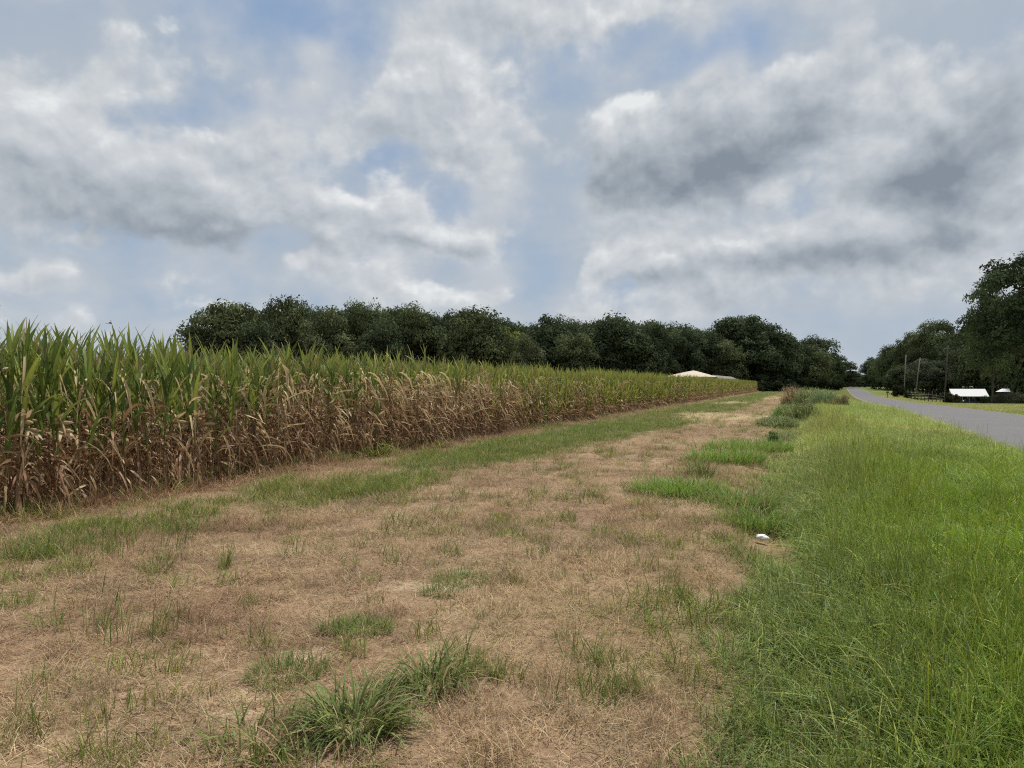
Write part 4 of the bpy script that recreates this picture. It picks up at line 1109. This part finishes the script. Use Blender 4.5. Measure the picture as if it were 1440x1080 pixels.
    blue = [(380, 15, 120, 50, .75), (420, 130, 70, 70, .45), (340, 160, 60, 26, .5), (960, 98, 85, 24, .8, 10), (1060, 25, 45, 42, .75), (560, 205, 26, 20, .5), (700, 290, 60, 60, .2), (480, 65, 80, 28, .4), (1000, 60, 60, 20, .5), (230, 160, 60, 18, .3), (790, 120, 40, 60, .25), (180, 425, 150, 30, .55), (330, 395, 60, 22, .35), (760, 390, 60, 40, .35), (90, 350, 70, 12, .25)]
    bright = [(55, 150, 60, 30, .45), (250, 25, 40, 22, .65), (590, 125, 80, 36, .4), (690, 90, 40, 25, .35), (880, 150, 44, 18, .75), (835, 180, 30, 22, .5), (848, 356, 26, 14, .75), (905, 379, 34, 12, .75), (1095, 268, 30, 20, .65), (445, 374, 34, 12, .55),
              (585, 411, 40, 9, .45), (665, 422, 40, 8, .45), (620, 332, 50, 12, .45), (305, 330, 30, 10, .4), (530, 285, 40, 14, .45), (860, 15, 80, 22, .35), (1045, 357, 50, 10, .45), (30, 372, 50, 12, .35), (160, 130, 60, 22, .35), (280, 185, 40, 10, .35), (640, 230, 60, 22, .25), (1210, 215, 50, 24, .3), (1180, 120, 80, 30, .15)]
    fn1 = noise2(nt, P, 2.4, 9, .56, .25); fn2 = noise2(nt, P, 4.0, 7, .52, 0)
    off = N(nt, 'ShaderNodeVectorMath', operation='ADD'); nt.links.new(ang.outputs[0], off.inputs[0]); off.inputs[1].default_value = (.006, .016, .0)
    fA = noise2(nt, ang.outputs[0], 9, 7, .47, 0); fAb = noise2(nt, off.outputs[0], 9, 7, .47, 0)
    def puffs(vec):
        v = N(nt, 'ShaderNodeTexVoronoi', feature='SMOOTH_F1', voronoi_dimensions='2D'); v.inputs['Scale'].default_value = 15; v.inputs['Detail'].default_value = 3
        v.inputs['Roughness'].default_value = .55; v.inputs['Lacunarity'].default_value = 2.1; v.inputs['Smoothness'].default_value = .5; v.normalize = True
        nt.links.new(vec, v.inputs['Vector']); return v.outputs['Distance']
    wv = N(nt, 'ShaderNodeVectorMath', operation='MULTIPLY_ADD'); nt.links.new(vm.outputs[0], wv.inputs[0]); wv.inputs[1].default_value = (.05, .04, 0); nt.links.new(ang.outputs[0], wv.inputs[2])
    wv2 = N(nt, 'ShaderNodeVectorMath', operation='ADD'); nt.links.new(wv.outputs[0], wv2.inputs[0]); wv2.inputs[1].default_value = (.005, .012, 0)
    sq = N(nt, 'ShaderNodeVectorMath', operation='MULTIPLY'); nt.links.new(wv.outputs[0], sq.inputs[0]); sq.inputs[1].default_value = (1, 1.35, 1)
    sq2 = N(nt, 'ShaderNodeVectorMath', operation='MULTIPLY'); nt.links.new(wv2.outputs[0], sq2.inputs[0]); sq2.inputs[1].default_value = (1, 1.35, 1)
    vC = puffs(sq.outputs[0]); vCb = puffs(sq2.outputs[0])
    fC = math_(nt, 'SUBTRACT', .9, vC)
    C = math_(nt, 'MULTIPLY', field(cloud, A), 1.12); K = math_(nt, 'MULTIPLY', field(dark, A), 1.3); B = field(blue, A); H = field(bright, A)
    def term(x, m, c=.5): return math_(nt, 'MULTIPLY', math_(nt, 'SUBTRACT', x, c), m)
    n0 = math_(nt, 'ADD', math_(nt, 'ADD', term(fn1, 1.2), term(fA, 2.2)), math_(nt, 'ADD', term(fC, .75), math_(nt, 'MULTIPLY', H, .4)))
    dens = math_(nt, 'ADD', math_(nt, 'SUBTRACT', C, math_(nt, 'MULTIPLY', B, .8)), n0)
    def smooth(x, a, b):
        r = N(nt, 'ShaderNodeMapRange', interpolation_type='SMOOTHSTEP'); nt.links.new(x, r.inputs[0]); r.inputs[1].default_value = a; r.inputs[2].default_value = b
        return r.outputs[0]
    alpha = smooth(dens, .14, .64)
    # thin high veil over the blue
    veil = math_(nt, 'SUBTRACT', math_(nt, 'ADD', math_(nt, 'ADD', term(fn2, 1.2), term(fA, .9)), .80), math_(nt, 'MULTIPLY', B, .56))
    veil = smooth(veil, .0, .9)
    S = 10.0
    def sc(c): return (c[0] * S, c[1] * S, c[2] * S, 1)
    base = mixc(nt, veil, mixc(nt, .8, sky.outputs[0], sc((.285, .40, .58))), mixc(nt, smooth(math_(nt, 'ADD', term(fn1, 1.0), math_(nt, 'ADD', term(fA, 1.6), math_(nt, 'ADD', term(fC, .6), .5))), .15, .85), sc((.42, .485, .565)), sc((.56, .59, .63))))
    low = smooth(el, .30, .0)
    base = mixc(nt, math_(nt, 'MULTIPLY', low, .5), base, sc((.46, .53, .605)))
    # cloud body: brighter where the light comes in from above, greyer undersides and cores
    shade = math_(nt, 'ADD', K, term(dens, .16, .6))
    shade = math_(nt, 'SUBTRACT', math_(nt, 'SUBTRACT', shade, math_(nt, 'MULTIPLY', math_(nt, 'SUBTRACT', fA, fAb), 1.7)), math_(nt, 'MULTIPLY', H, .8))
    shade = math_(nt, 'ADD', shade, math_(nt, 'SUBTRACT', term(fn2, .5), math_(nt, 'MULTIPLY', math_(nt, 'SUBTRACT', vCb, vC), 1.0)))
    cc = ramp(nt, math_(nt, 'ADD', math_(nt, 'MULTIPLY', shade, .66), .31), [(0.0, (.80, .82, .83)), (.18, (.63, .66, .69)), (.42, (.50, .54, .585)), (.70, (.36, .405, .455)), (1.0, (.235, .28, .335))])
    ccs = N(nt, 'ShaderNodeVectorMath', operation='SCALE'); nt.links.new(cc, ccs.inputs[0]); ccs.inputs[3].default_value = S
    fin = mixc(nt, alpha, base, ccs.outputs[0])
    nt.links.new(fin, bg.inputs['Color']); nt.links.new(bg.outputs[0], out.inputs[0])
    w.cycles.sampling_method = 'MANUAL'; w.cycles.sample_map_resolution = 512
world()

sd = Vector((math.sin(SUN_AZ) * math.cos(SUN_EL), math.cos(SUN_AZ) * math.cos(SUN_EL), math.sin(SUN_EL)))
L = bpy.data.lights.new('sun', 'SUN'); L.energy = 4.6; L.angle = math.radians(2.5); L.color = (1, .95, .87)
lo = bpy.data.objects.new('sun', L); COL.objects.link(lo); lo.rotation_euler = sd.to_track_quat('Z', 'Y').to_euler(); lo.location = (0, 0, 60)

cam = bpy.data.cameras.new('camera'); cam.sensor_width = 36; cam.lens = 36 * F / 1440; cam.clip_start = .1; cam.clip_end = 20000
cam.shift_y = (540 - HOR) / 1440 * -1
co = bpy.data.objects.new('camera', cam); COL.objects.link(co); co.location = (0, 0, CAM_H); co.rotation_euler = (PI / 2, 0, 0)
scene.camera = co
vs = scene.view_settings; vs.view_transform = 'Standard'; vs.look = 'None'; vs.exposure = 0; vs.gamma = 1; vs.use_curve_mapping = False
scene.cycles.max_bounces = 4; scene.cycles.diffuse_bounces = 2; scene.cycles.transmission_bounces = 2; scene.cycles.glossy_bounces = 1; scene.cycles.use_denoising = False
scene.cycles.filter_width = 1.15; scene.cycles.use_adaptive_sampling = True; scene.cycles.adaptive_threshold = .02
